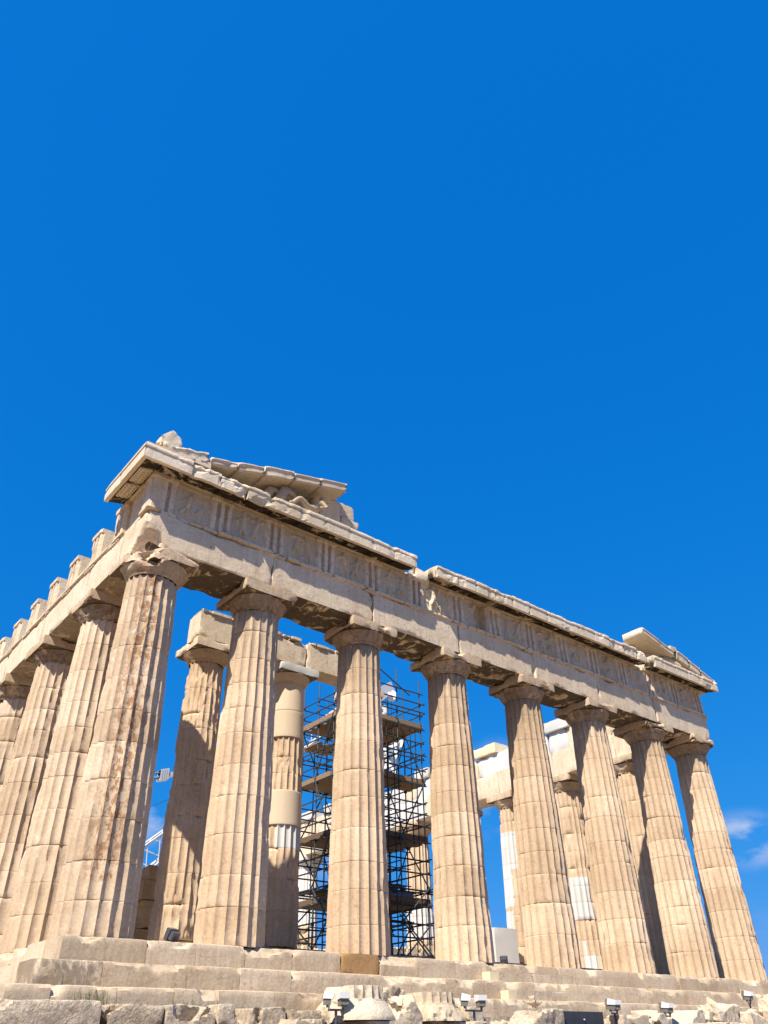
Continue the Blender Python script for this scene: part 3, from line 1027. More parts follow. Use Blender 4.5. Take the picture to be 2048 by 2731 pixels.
# ---------------- south flank entablature
sent = root('entablature', 'flank entablature of marble beams with separate triglyph blocks along its top, left side', 'entablature', (1.02, 10, 10.43))
ye = [1.915] + YS[:5] + [YS[5] + .0]
for i in range(6):
    a, b = ye[i], ye[i + 1]
    A = Acc()
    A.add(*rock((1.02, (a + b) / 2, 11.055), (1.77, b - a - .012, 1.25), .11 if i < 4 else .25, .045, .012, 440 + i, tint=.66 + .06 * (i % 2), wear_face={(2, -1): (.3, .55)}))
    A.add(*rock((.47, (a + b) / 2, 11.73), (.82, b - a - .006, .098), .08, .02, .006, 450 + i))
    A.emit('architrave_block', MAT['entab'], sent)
sc_ = [2.63] + [YS[0] + 2.1455 * q for q in range(10)]
for k, t in enumerate(sc_):
    V, F = triglyph((YF, t + .4225, 11.782), (0, -1, 0), (1, 0, 0), .845, 0, 1.343 if k == 0 else 1.343 - .07 * random.Random(k).random(), 800 + k, depth=1.0)
    emit('triglyph', V, F, MAT['entab'], sent, smooth=False)
    A = Acc()
    A.add(*rock((YF + .02, t, 11.645), (.16, .845, .062), .1, .012, .004, 840 + k))
    for g in range(6):
        A.add(*rock((YF - .02, t - .35 + g * .14, 11.595), (.065, .065, .042), .06, .01, .0, 3))
    A.emit('regula', MAT['entab'], sent)
V, F, Wr = rock((.6, 1.6, 12.46), (.62, 1.2, 1.34), .1, .05, .02, 845)
emit('frieze_block', V, F, MAT['entab'], sent, wear=Wr)

# ---------------- north flank entablature, inner face
nent = root('entablature', 'far colonnade entablature patched with bright white new marble blocks, seen through the front', 'entablature', (29.86, 20, 10.43))
ye = [1.915] + YS[:11]
for i in range(11):
    a, b = ye[i], ye[i + 1]
    if i == 0:
        sub = [(a, b, 'entab')]
    else:
        m1, m2 = {1: ('entab', 'entab'), 2: ('beige', 'entab'), 3: ('entab', 'white')}.get(i, ('white', 'entab') if i % 2 else ('entab', 'white'))
        sub = [(a, a + (b - a) * .55, m1), (a + (b - a) * .55, b, m2)]
    for q, (s0, s1, mm) in enumerate(sub):
        V, F, Wr = rock((29.86, (s0 + s1) / 2, 11.10), (1.77, s1 - s0 - .01, 1.34), .2, .05, .014, 460 + 3 * i + q, tint=.6)
        emit('architrave_block', V, F, MAT[mm], nent, wear=Wr)
y = 1.95
k = 0
FR = ['entab', 'entab', 'entab', 'entab', 'white', 'white', 'white', 'white', 'white', 'entab', 'white', 'white', 'white', 'entab', 'white', 'white', 'white', 'entab', 'white', 'white']
while y < 47.5:
    ln = (1.5, 1.25, 1.65, 1.4)[k % 4]
    V, F, Wr = rock((29.9, y + ln / 2, 12.375), (1.5, ln - .01, 1.2), .2, .04, .012, 480 + k, tint=.65)
    emit('frieze_block', V, F, MAT[FR[k % 20]], nent, wear=Wr)
    y += ln; k += 1
for (a, b, mm) in ((6.2, 7.45, 'entab'), (7.5, 9.35, 'white'), (13.25, 15.3, 'creamstep'), (19.5, 20.9, 'white'), (30.7, 31.6, 'white'), (33.0, 35.2, 'white')):
    V, F, Wr = rock((29.8, (a + b) / 2, 13.28), (1.7, b - a, .6), .2, .05, .012, 470 + int(a), tint=.6)
    emit('cornice_block', V, F, MAT[mm], nent, wear=Wr)

# ---------------- porch beam
pb = root('porch_beam', 'marble beam with a worn moulded top lying on the inner porch columns', 'beam', (9, 5.95, 10.58))
for i, (a, b) in enumerate(((4.62, 7.3), (7.32, 9.45), (9.47, 13.2))):
    A = Acc()
    A.add(*rock(((a + b) / 2, 5.56, 11.10), (b - a - .01, .92, 1.03), .1, .05, .013, 490 + i, tint=.55 + .08 * (i % 2), wear_face={(2, -1): (.1, .1)}))
    s = a
    j = 0
    while s < b - .05:
        e = min(b, s + .45)
        if not (i == 1 and 8.9 < s < 9.3):
            A.add(*rock(((s + e) / 2, 5.50, 11.67), (e - s, .95, .115), .08, .04, .01, 495 + i * 20 + j))
        s = e; j += 1
    A.emit('beam_block', MAT['entab'], pb)

# ------------------------------------------------------------------ pediment remains
RK = math.tan(R(13.7))
RP = [(-.55, -.05), (-.3, -.05), (.1, -.05), (.3, -.045), (.5, -.04), (.58, -.04), (.60, -.06), (.66, -.06), (.66, .02), (.66, .1), (.66, .16), (.69, .19), (.70, .24), (.66, .27), (.5, .30), (.3, .31), (.1, .31), (-.2, .31), (-.55, .31)]
def raking(a, b, seed, parent, xref, z0, sl, mat='cornice', chip=1., top=0.):
    P, F, Wr = cornice_block_r(a, b, seed, xref, z0, sl, chip, top)
    Wr[:, 0] = random.Random(seed).uniform(.35, .7)
    o = emit('raking_cornice_block', P, F, MAT[mat], parent, wear=Wr, smooth=False)
    return o
def cornice_block_r(a, b, seed, xref, z0, sl, chip, top):
    pr = np.array(RP)
    n = max(3, int((b - a) / .11) + 1)
    T, I = np.meshgrid(np.linspace(a, b, n), np.arange(len(pr)), indexing='ij')
    o = pr[I, 0]
    P = np.stack([T.ravel(), (YF - o).ravel(), (pr[I, 1] + z0 + sl * (T - xref)).ravel()], 1)
    n1 = fbm(P, 1.7, seed, 4); n2 = fbm(P, 5, seed + 4, 3)
    oo = o.ravel(); h = pr[I, 1].ravel()
    outer = clip((oo - .2) / .4)
    P[:, 1] += chip * outer * (.12 * clip((n1 - .55) * 7) + .02 * (n2 - .5))
    P[:, 2] += top * (h > .1) - chip * outer * (h > .1) * .10 * clip((fbm(P, 2.6, seed + 8, 3) - .53) * 7) + chip * .03 * (n2 - .5)
    m = len(pr)
    F = gridf(n, m)
    caps = []
    for base in (0, (n - 1) * m):
        for q in range(m // 2):
            if q + 1 <= m - 2 - q:
                caps.append([base + q, base + q + 1, base + m - 2 - q, base + m - 1 - q])
    F = np.concatenate([F, np.array(caps)])
    Wr = np.zeros((len(P), 3)); Wr[:, 0] = .5
    Wr[:, 2] = np.where((oo > -.5) & (oo < .56) & (h < 0), .12, 0)
    return P, F, Wr
ped = root('pediment', 'broken slope of the pediment rising over the near left corner', 'pediment', (3, .3, 13.55))
ZR = 13.58
for k, (a, b, tp, mm, ch) in enumerate(((.45, 1.56, .13, 'cornice', .7), (1.68, 2.64, -.04, 'entab', .45), (2.70, 3.66, .02, 'entab', .4), (3.74, 4.88, .09, 'entab', .35), (4.93, 6.02, .03, 'entab', .5), (6.06, 7.22, .05, 'beige', .12))):
    raking(a, b, 740 + k, ped, 0.53, ZR - .06, RK, mm, ch, tp)
# solid start of the slope on the corner
m = MB()
m.prism([(-.55, -.52, 13.556), (1.7, -.52, 13.556), (1.7, -.52, 13.80), (.44, -.52, 13.62), (-.5, -.52, 13.60)], (0, 1.2, 0))
m.emit('corner_block', MAT['cornice'], ped)
# tympanum wall set back, sloping top
def slab(x0, x1, zb, z0, z1, y0, y1, seed, mat, parent, name):
    V, F, Wr = rock(((x0 + x1) / 2, (y0 + y1) / 2, .5), (x1 - x0, y1 - y0, 1.0), .1, .04, .012, seed)
    t = clip((V[:, 0] - x0) / (x1 - x0)); zt = z0 + (z1 - z0) * t
    V[:, 2] = zb + V[:, 2] * (zt - zb)
    return emit(name, V, F, MAT[mat], parent, wear=Wr)
slab(1.7, 6.25, 13.56, 13.80, 14.91, .42, .8, 750, 'entab', ped, 'tympanum_block')
slab(6.27, 7.5, 13.56, 14.92, 15.14, .22, .8, 751, 'entab', ped, 'tympanum_block')
st = emit('broken_stone', *rock((7.95, .55, 14.05), (.85, .7, .98), .08, .2, .05, 752)[:2], MAT['fallen'], None, origin=(7.95, .55, 13.56))
tag(st, 'lower of two pale broken stones at the open end of the near pediment slope', 'stone')
st = emit('broken_stone', *rock((7.82, .55, 14.86), (.66, .6, .60), .08, .12, .03, 753)[:2], MAT['fallen'], None, origin=(7.82, .55, 14.55))
tag(st, 'upper of two pale broken stones at the open end of the near pediment slope', 'stone')
V, F, Wr = rock((.27, -.15, 14.13), (.72, .62, .86), .06, .12, .03, 754, cuts=[((-.9, 0, .8), .22, .06)])
tag(emit('finial_stone', V, F, MAT['cornice'], None, wear=Wr, origin=(.27, -.15, 13.75)), 'small broken finial stone sitting alone on top of the near left corner', 'stone')

ped2 = root('pediment', 'small remains of the pediment slope over the far right corner', 'pediment', (28, .3, 13.55))
XR = 30.35
for k, (a, b, tp, mm, ch) in enumerate(((25.55, 27.95, .0, 'cornice', .25), (28.3, 29.15, .20, 'cornice', .3), (29.18, 30.1, .12, 'entab', .4), (30.13, 31.35, .06, 'cornice', .4))):
    raking(a, b, 760 + k, ped2, XR, ZR - .06, -RK, mm, ch, tp)
slab(27.0, 30.6, 13.56, 14.28, 13.62, .35, .8, 770, 'entab', ped2, 'tympanum_block')
slab(25.9, 26.98, 13.56, 14.6, 14.3, .5, .8, 771, 'entab', ped2, 'tympanum_block')

# ------------------------------------------------------------------ sculptures (skin-grown bodies)
def grown(name, chains, mat, parent=None, origin=(0, 0, 0), sub=2):
    me = bpy.data.meshes.new(name)
    vs = []; es = []; rs = []; idx = {}
    for ch in chains:
        prev = None
        for (p, rad) in ch:
            key = tuple(round(q, 4) for q in p)
            if key not in idx:
                idx[key] = len(vs); vs.append(p); rs.append(rad)
            i = idx[key]
            if prev is not None:
                es.append((prev, i))
            prev = i
    me.from_pydata([tuple(Vector(v)) for v in vs], es, [])
    o = bpy.data.objects.new(name, me)
    COL.objects.link(o)
    o.location = origin
    if parent is not None:
        o.parent = parent
    md = o.modifiers.new('skin', 'SKIN')
    md.use_smooth_shade = True
    sv = me.skin_vertices[0].data
    for i, q in enumerate(rs):
        sv[i].radius = (q, q)
    sv[0].use_root = True
    sb = o.modifiers.new('sub', 'SUBSURF'); sb.levels = sb.render_levels = sub
    me.materials.append(MAT[mat])
    return o
# reclining youth: hips on the sill, torso raised towards the right, legs to the left
hip = (0, 0, .26)
o = grown('reclining_statue', [
    [(hip, .20), ((.22, .03, .42), .20), ((.42, .05, .66), .23), ((.52, .05, .84), .13), ((.55, .04, .93), .08), ((.58, .02, 1.06), .125), ((.59, .02, 1.16), .09)],
    [((.42, .05, .66), .23), ((.42, -.22, .70), .10), ((.55, -.34, .46), .075), ((.34, -.40, .34), .06), ((.22, -.40, .33), .05)],
    [((.42, .05, .66), .23), ((.50, .25, .66), .10), ((.72, .28, .36), .08), ((.68, .10, .12), .06)],
    [(hip, .20), ((-.15, -.14, .27), .15), ((-.55, -.24, .50), .115), ((-.85, -.24, .16), .08), ((-1.02, -.30, .09), .05)],
    [(hip, .20), ((-.15, .12, .24), .15), ((-.62, .10, .30), .11), ((-1.02, .06, .12), .075), ((-1.2, .0, .1), .05)]], 'fallen', None, (5.85, -.12, 13.56))
tag(o, 'worn reclining nude stone figure leaning under the near pediment slope', 'statue')
for k, (x, y_, s) in enumerate(((4.62, -.05, 1.0), (4.15, .12, .9))):
    o = grown('horse_head_statue', [
        [((0, 0, 0), .24 * s), ((-.02, -.02, .30 * s), .21 * s), ((.08, -.05, .60 * s), .17 * s), ((.24, -.08, .76 * s), .15 * s), ((.45, -.10, .70 * s), .115 * s), ((.64, -.12, .56 * s), .085 * s), ((.72, -.12, .50 * s), .07 * s)],
        [((.08, -.05, .60 * s), .17 * s), ((.08, -.13, .84 * s), .04 * s)]], 'fallen', None, (x, y_, 13.56))
    tag(o, ('stone horse head rearing out of the cornice beside the reclining figure', 'second stone horse head, darker, deep under the near pediment slope')[k], 'statue', 'stone horse heads in the pediment')
o = grown('horse_head_statue', [
    [((0, 0, 0), .22), ((.05, -.05, .22), .22), ((.25, -.12, .36), .19), ((.5, -.28, .30), .15), ((.75, -.45, .10), .11), ((.86, -.5, .0), .09)],
    [((.25, -.12, .36), .19), ((.2, -.18, .58), .045)]], 'fallen', None, (27.55, .0, 13.56))
tag(o, 'stone horse head with its muzzle hanging over the cornice at the far right corner', 'statue', 'stone horse heads in the pediment')

# ------------------------------------------------------------------ scaffold
scf = root('scaffold', 'dark steel tube scaffold tower with plank decks standing inside the temple', 'scaffold', (15.1, 8.7, .68))
SX = [13.05, 14.4, 15.75, 17.15]; SY = [6.95, 8.15, 9.35, 10.55]
srn = random.Random(8)
LV = [.95, 2.1, 3.35, 5.25, 7.65, 10.2]
def coupler(mb, p):
    mb.box(p, (.11, .11, .12))
for i, x in enumerate(SX):
    for j, y in enumerate(SY):
        if 0 < i < 3 and 0 < j < 3:
            continue
        top = 12.3 + srn.uniform(-.25, .5)
        if y < 8 and x < 14.5:
            top = 11.7 - .4 * (i == 1)
        m = MB().tube((x, y, .68), (x, y, top), .032)
        m.box((x, y, .69), (.16, .16, .02))
        for z in LV:
            coupler(m, (x, y, z - .08))
        m.emit('pole', MAT['steel'], scf)
def rail(p, q, name='rail', rad=.032, mat='steel'):
    d = (Vector(q) - Vector(p)).normalized() * srn.uniform(.08, .3)
    MB().tube(Vector(p) - d, Vector(q) + d, rad, 6).emit(name, MAT[mat], scf)
zs = []
for z in LV:
    zs += [z - .1, z + .55, z + 1.05]
zs += [4.4, 6.75, 8.9, 9.45]
for z in sorted(zs):
    dk = 'darksteel' if z < 6 else 'steel'
    if z < 11.0:
        rail((SX[0], SY[0] - .05, z), (SX[3], SY[0] - .05, z), mat=dk)
    rail((SX[0], SY[3] + .05, z), (SX[3], SY[3] + .05, z), mat=dk)
    rail((SX[0] - .05, SY[0], z + .06), (SX[0] - .05, SY[3], z + .06), mat=dk)
    rail((SX[3] + .05, SY[0], z + .06), (SX[3] + .05, SY[3], z + .06), mat=dk)
for z in LV:
    for x in SX[1:3]:
        rail((x, SY[0], z - .16), (x, SY[3], z - .16), 'bearer')
for k in range(len(LV) - 1):
    z0, z1 = LV[k], LV[k + 1]
    a, b = (0, 1) if k % 2 else (1, 0)
    rail((SX[a], SY[0] - .1, z0), (SX[b], SY[0] - .1, z1), 'brace')
    rail((SX[2 + a], SY[0] - .1, z0), (SX[2 + b], SY[0] - .1, z1), 'brace')
    rail((SX[2 + b], SY[3] + .1, z0), (SX[2 + a], SY[3] + .1, z1), 'brace')
    rail((SX[a], SY[3] + .1, z0), (SX[b], SY[3] + .1, z1), 'brace')
    rail((SX[3] + .1, SY[1 + a], z0), (SX[3] + .1, SY[1 + b], z1), 'brace')
    rail((SX[0] - .1, SY[1 + a], z0), (SX[0] - .1, SY[1 + b], z1), 'brace')
rail((SX[2], SY[0] - .1, .75), (SX[3], SY[0] - .1, 2.0), 'brace', mat='darksteel')
rail((SX[3], SY[0] - .1, .75), (SX[2], SY[0] - .1, 2.0), 'brace', mat='darksteel')
def deck(x0, x1, y0, y1, z, along='x', toe=True):
    m = MB()
    w = .235
    if along == 'x':
        y = y0
        while y + w <= y1 + .01:
            o_ = srn.uniform(-.2, .2)
            m.box(((x0 + x1) / 2 + o_, y + w / 2, z + srn.uniform(0, .012)), (x1 - x0, w - .012, .045)); y += w
    else:
        x = x0
        while x + w <= x1 + .01:
            o_ = srn.uniform(-.2, .2)
            m.box((x + w / 2, (y0 + y1) / 2 + o_, z + srn.uniform(0, .012)), (w - .012, y1 - y0, .045)); x += w
    if toe:
        m.box(((x0 + x1) / 2, y0 - .03, z + .12), (x1 - x0, .03, .2))
        m.box((x0 - .03, (y0 + y1) / 2, z + .125), (.03, y1 - y0, .2))
    m.emit('deck', MAT['plank' if z > 6 else 'darkplank'], scf)  # lower decks take the darker plank colour
deck(13.0, 17.3, 7.0, 10.6, 10.18)
deck(13.0, 14.4, 9.3, 10.6, 9.35, 'y', False)
deck(14.4, 17.3, 7.0, 8.2, 7.62); deck(13.0, 15.0, 8.2, 10.6, 7.6, 'y')
deck(15.7, 17.3, 8.2, 10.6, 8.35, 'y', False)
deck(13.0, 17.3, 7.0, 10.6, 5.2)
deck(14.4, 17.3, 8.2, 10.6, 3.65, 'y', False)
deck(13.1, 17.3, 7.0, 10.6, 2.75)
deck(13.0, 14.6, 9.3, 10.6, 3.3, 'y', False)
# ladders inside the tower
for (x, z0, z1) in ((14.0, 5.3, 8.4), (14.1, 7.7, 10.3), (13.9, 2.85, 5.4)):
    m = MB()
    m.tube((x, 8.4, z0), (x + .1, 9.6, z1), .03); m.tube((x + .4, 8.4, z0), (x + .5, 9.6, z1), .03)
    n = int((z1 - z0) / .28)
    for q in range(1, n):
        t = q / n
        m.tube((x + .1 * t, 8.4 + 1.2 * t, z0 + (z1 - z0) * t), (x + .4 + .1 * t, 8.4 + 1.2 * t, z0 + (z1 - z0) * t), .018, 5)
    m.emit('ladder', MAT['steel'], scf)
# inner guard rails and short ties, too many to count
m = MB()
for z in [k * .34 + .9 for k in range(32)]:
    for (x, y0_, y1_) in ((14.4, 6.9, 10.6), (15.75, 6.9, 10.6)):
        if srn.random() < .55:
            m.tube((x + srn.uniform(-.1, .1), y0_, z), (x, y1_, z), .024, 5)
    for y in (8.15, 9.35):
        if srn.random() < .7:
            a_ = srn.choice((12.95, 14.3)); m.tube((a_, y, z), (srn.choice((15.9, 17.3)), y, z), .024, 5)
    if srn.random() < .6:
        x = srn.choice((13.05, 14.4, 15.75)); m.tube((x, srn.choice((6.95, 8.15)), z), (x + 1.35, srn.choice((9.35, 10.55)), z + srn.uniform(.6, 1.8)), .022, 5)
for x in (13.7, 15.1, 15.5, 16.5, 16.8):
    for y in (6.95, 10.55):
        m.tube((x, y, .7), (x, y, srn.uniform(9.5, 11.2) if y > 8 else 10.1), .026, 6)
o = m.emit('inner_rail', MAT['darksteel'], scf); o['kind'] = 'stuff'
# safety mesh panel on the top level
MB().box((14.6, 6.85, .98), (1.1, .03, .5)).emit('toe_panel', MAT['darksteel'], scf)
for z in (11.15, 11.55, 12.05):
    rail((SX[1] + .2, SY[0] - .05, z - .2), (SX[3], SY[0] - .05, z - .2), 'rail')
rail((14.7, 6.8, 12.45), (16.2, 6.8, 11.7), 'brace')
# crates standing on a lower deck
m = MB().box((16.2, 7.9, 3.02), (1.3, .8, .45)).box((16.2, 7.9, 3.26), (1.36, .86, .03))
tag(m.emit('crate', MAT['bluegrey'], None, origin=(16.2, 7.9, 2.79)), 'grey blue crate lying on a low deck of the scaffold', 'crate')

# ------------------------------------------------------------------ crane
crn = root('crane', 'white lattice crane standing inside the temple behind the scaffold', 'crane', (10.8, 24, .7))
def lattice(p, q, w, n, name, rc=.07, rb=.035):
    p = Vector(p); q = Vector(q); a = (q - p).normalized()
    s = a.cross(Vector((0, 0, 1))).normalized() * w / 2; t = a.cross(s).normalized() * w / 2
    cs = [s + t, s - t, -s - t, -s + t]
    m = MB()
    for c in cs:
        m.tube(p + c, q + c * .6, rc, 6)
    for k in range(n):
        u0, u1 = k / n, (k + 1) / n
        for e in range(4):
            c0, c1 = cs[e], cs[(e + 1) % 4]
            m.tube(p.lerp(q, u0) + c0 * (1 - .4 * u0), p.lerp(q, u1) + c1 * (1 - .4 * u1), rb, 5)
    m.emit(name, MAT['crane'], crn)
lattice((10.8, 24, 5.8), (27.8, 24, 20.2), 1.2, 26, 'boom')
m = MB().tube((10.8, 24, .7), (10.8, 24, 5.6), .55, 16).box((10.3, 24, 5.4), (2.6, 1.6, 1.2))
m.emit('mast', MAT['crane'], crn)
m = MB()
m.prism([(26.9, 23.9, 19.5), (29.6, 23.9, 21.3), (30.0, 23.9, 20.6), (28.4, 23.9, 19.3)], (0, .5, 0))
m.emit('boom_head', MAT['crane'], crn)
def wheel(mb, c, rad, thick, n=20):
    c = Vector(c); d = (Vector(CAM) - c); d.z = 0; d.normalize()
    mb.tube(c - d * thick / 2, c + d * thick / 2, rad, n)
m = MB(); wheel(m, (29.75, 24, 20.2), .38, .3); wheel(m, (29.5, 23.95, 20.2), .15, .5)
m.emit('sheave', MAT['lampwhite'], crn)
m = MB(); wheel(m, (28.9, 24, 18.9), .32, .24); m.tube((28.9, 24, 18.7), (28.9, 24, 18.0), .16, 10); wheel(m, (28.9, 24, 17.9), .30, .24)
m.tube((27.4, 24, 19.0), (29.4, 24, 20.3), .10, 8)
m.emit('jib_linkage', MAT['crane'], crn)
m = MB(); m.tube((29.75, 24.1, 20.2), (29.75, 24.1, 16.4), .02, 5); m.tube((29.4, 24.1, 20.2), (29.5, 24.1, 16.4), .02, 5)
m.emit('cable', MAT['darksteel'], crn)
m = MB()
wheel(m, (30.35, 24.1, 16.75), .42, .22); wheel(m, (29.35, 24.1, 15.75), .70, .26); wheel(m, (29.2, 24.1, 14.3), .62, .24)
m.box((29.5, 24.1, 15.0), (.9, .3, 1.6))
m.tube((29.9, 24.1, 16.2), (30.35, 24.1, 16.75), .2, 8)
m.tube((28.4, 24.1, 16.3), (29.0, 24.1, 15.6), .12, 8); m.tube((28.5, 24.1, 14.9), (29.0, 24.1, 15.4), .1, 8)
m.emit('hook_block', MAT['lampwhite'], crn)
m = MB(); wheel(m, (29.25, 23.9, 14.35), .18, .6, 12); wheel(m, (29.35, 23.9, 15.75), .25, .55, 12)
m.emit('pulley_hub', MAT['bluegrey'], crn)
arm = MB().tube((10.0, 24, 5.6), (9.2, 24, 10.2), .12, 8).tube((9.2, 24, 10.2), (12.1, 24, 11.1), .10, 8).tube((9.4, 24, 10.7), (12.1, 24, 11.35), .05, 6)
arm.emit('counter_arm', MAT['bluegrey'], crn)
m = MB()
for q in range(4):
    m.box((12.1 + q * .13, 24, 11.2 + q * .04), (.10, .5, .62))
m.box((12.3, 24, 11.25), (.5, .38, .5)); m.tube((12.75, 23.8, 11.35), (12.75, 24.2, 11.35), .14, 10)
m.emit('winch', MAT['crane'], crn)
MB().tube((11.4, 24, 9.2), (13.6, 24, 10.4), .018, 5).emit('cable', MAT['darksteel'], crn)

# ------------------------------------------------------------------ ruins inside
wl = root('ruined_wall', 'dark ochre stub of wall in big squared blocks, just inside the left corner', 'wall', (7.1, 12.4, .68))
for k, (z0, z1, dx) in enumerate(((.68, 1.75, .0), (1.76, 2.75, .1), (2.76, 3.45, .16), (3.46, 4.0, .28))):
    V, F, Wr = rock((7.15 + dx / 2, 12.4, (z0 + z1) / 2), (1.0 - dx, 1.2, z1 - z0), .1, .08, .02, 850 + k, tint=.4 + .1 * (k % 2))
    emit('block', V, F, MAT['dark_anta'], wl, wear=Wr)
V, F, Wr = rock((27.45, 13.2, 1.56), (1.7, 1.6, 3.12), .2, .015, .004, 860)
tag(emit('marble_wall', V, F, MAT['white'], None, wear=Wr, origin=(27.45, 13.2, 0)), 'smooth new white marble wall piece low behind the fourth front column', 'wall')
RB = [((21.2, 14.2, 1.35), (.85, .8, 1.35), 'round shouldered grey block, leftmost of the row right behind the scaffold foot'),
      ((22.15, 14.3, 1.40), (.8, .8, 1.45), 'second block of the row right behind the scaffold foot, slightly taller'),
      ((23.05, 14.3, 1.42), (.85, .8, 1.5), 'third block of the row behind the scaffold foot, next to the front column'),
      ((15.5, 14.2, 1.25), (1.2, .9, 1.15), 'large broken block behind the foot of the porch column with beige drums'),
      ((16.65, 14.0, 1.2), (.95, .8, 1.05), 'low pale block left of the third front column, behind the scaffold'),
      ((15.9, 15.2, 2.2), (.9, .8, .9), 'upright rock set on the heap behind the left scaffold pole')]
for k, (c, s, lab) in enumerate(RB):
    c = (c[0], c[1], .68 + s[2] / 2) if k != 5 else (15.9, 14.6, 1.83 + .45)
    V, F, Wr = rock(c, s, .09, .22, .04, 870 + k, nsc=1.2)
    tag(emit('stone_block', V, F, MAT['fallen'], None, wear=Wr, origin=(c[0], c[1], c[2] - s[2] / 2)), lab, 'stone', 'loose blocks on the temple floor')

# ------------------------------------------------------------------ fallen capitals and rubble before the steps
def fallen_capital(cx, cy, z0, s, seed, label, cuts, rotz=0.):
    """an upside-down capital: broad broken cushion below, fluted neck above"""
    spf = 8; nt_ = 20 * spf
    th = np.arange(nt_) / nt_ * 2 * math.pi + rotz
    pr = [(1.02, 0, 0), (1.02, .05, 0), (1.0, .10, 0), (.95, .18, 0), (.89, .26, 0), (.84, .33, 0), (.80, .38, 0), (.795, .385, 0), (.785, .40, 0), (.785, .41, 0), (.77, .42, 0), (.77, .43, 0), (.745, .44, 1), (.735, .52, 1), (.735, .62, 1), (.73, .70, 1), (.68, .705, .6), (.4, .71, 0), (.05, .712, 0)]
    TH, I = np.meshgrid(th, np.arange(len(pr)), indexing='ij')
    pa = np.array(pr)
    uu = ((np.arange(nt_) % spf) / spf * 2 - 1)[:, None]
    rr = s * (pa[I, 0] - pa[I, 2] * .055 * (1 - uu ** 2) ** .8)
    P = np.stack([(cx + rr * np.cos(TH)).ravel(), (cy + rr * np.sin(TH)).ravel(), (z0 + s * pa[I, 1]).ravel()], 1)
    e = .09 * clip((fbm(P, 2.6, seed, 4) - .54) * 6) + .02 * (fbm(P, 8, seed + 1, 3) - .5)
    P[:, 0] -= e * np.cos(TH.ravel()); P[:, 1] -= e * np.sin(TH.ravel())
    for (nrm, dist, rg) in cuts:
        nn = np.array(nrm, float); nn /= np.linalg.norm(nn)
        q = (P - np.array([cx, cy, z0])) @ nn - dist + rg * (fbm(P, 2.4, seed + 50, 4) - .5) * 2
        P = P - np.outer(np.maximum(0, q), nn)
    nz = len(pr)
    i, j = np.meshgrid(np.arange(nt_), np.arange(nz - 1), indexing='ij')
    a = i * nz + j; b = ((i + 1) % nt_) * nz + j
    F = np.stack([a, b, b + 1, a + 1], -1).reshape(-1, 4)
    rt = root('fallen_capital', label, 'capital', (cx, cy, z0), 'fallen capitals before the steps')
    emit('cushion', P, F, MAT['fallen'], rt)
    V, F, Wr = rock((cx + .12, cy, z0 - .16), (1.9 * s, 1.9 * s, .30), .08, .09, .02, seed + 5, cuts=[((-1, -.4, 0), .55, .15)])
    emit('abacus', V, F, MAT['fallen'], rt, wear=Wr)
fallen_capital(6.42, -2.15, -1.66, .98, 910, 'upside down fallen capital with a fluted neck, the larger left one of the pair', [((-1, -.1, .30), .72, .24)])
fallen_capital(8.85, -2.15, -1.66, .88, 920, 'upside down fallen capital split by a deep crack, right one of the pair', [((-1, .1, .3), .70, .22)])
RS = [((7.55, -2.55, -1.52), (.85, .7, .78), .2, .05, 'fallen', 'pale split fragment wedged between the two fallen capitals', None),
      ((7.15, -1.72, -1.22), (2.3, .5, .62), .13, .06, 'rubble', 'long dark pitted slab leaning on the steps behind the fallen capitals', None),
      ((8.75, -1.66, -1.22), (.85, .42, .36), .06, .02, 'step', 'grey squared block end lying right of the pitted slab', None),
      ((11.65, -2.85, -1.78), (2.3, .9, .72), .25, .06, 'rubble', 'big pitted brown boulder carrying a small upright stone', (0, -.06, .1)),
      ((12.12, -2.75, -1.26), (.30, .30, .40), .10, .012, 'fallen', 'small rounded stone standing upright on the pitted boulder', None),
      ((10.45, -2.0, -1.52), (.55, .4, .42), .1, .03, 'fallen', 'small pale stone behind the second pair of floodlights', None),
      ((16.15, -2.75, -1.62), (1.25, .6, .32), .07, .015, 'fallen', 'moulded cornice fragment with level grooves beside the third lamp pair', None),
      ((17.45, -2.7, -1.58), (1.1, .7, .52), .16, .04, 'fallen', 'white broken block just left of the fourth lamp pair', None),
      ((19.4, -2.7, -1.55), (1.75, .7, .50), .16, .04, 'fallen', 'long pale broken block right of the fourth lamp pair', None),
      ((21.2, -2.75, -1.42), (1.5, .8, .62), .25, .06, 'fallen', 'heaped white boulder left of the single lamp at far right', None),
      ((22.35, -3.1, -1.55), (1.2, .8, .45), .2, .05, 'fallen', 'low white rock under the single lamp at far right', None),
      ((24.1, -3.2, -1.45), (2.4, 1.2, 1.0), .35, .07, 'fallen', 'tall white rock at the right picture edge', (0, -.25, .1)),
      ((24.6, -4.0, -1.62), (1.6, .8, .78), .3, .06, 'rubble', 'rusty brown rock lying before the tall white one at right', (0, -.3, 0)),
      ((13.9, -4.6, -2.05), (1.2, .7, .42), .15, .05, 'fallen', 'flat pale stone in front of the dark metal trunk', None),
      ((17.2, -4.2, -1.93), (2.3, .8, .42), .14, .05, 'rubble', 'long flat grey stone in the front row of rubble, left half', None),
      ((19.9, -4.0, -1.88), (2.2, .8, .42), .16, .05, 'fallen', 'long flat pale stone in the front row of rubble, right half', None),
      ((5.7, -3.3, -2.05), (1.3, .8, .55), .16, .05, 'rubble', 'grey block below the larger fallen capital', None),
      ((9.9, -2.9, -1.85), (1.2, .7, .35), .1, .03, 'step', 'low dark weathered block below the cracked capital', None),
      ((4.3, -2.65, -2.1), (1.9, .5, .9), .18, .06, 'rubble', 'dark pitted boulder at the end of the foundation blocks', None)]
from mathutils import Euler
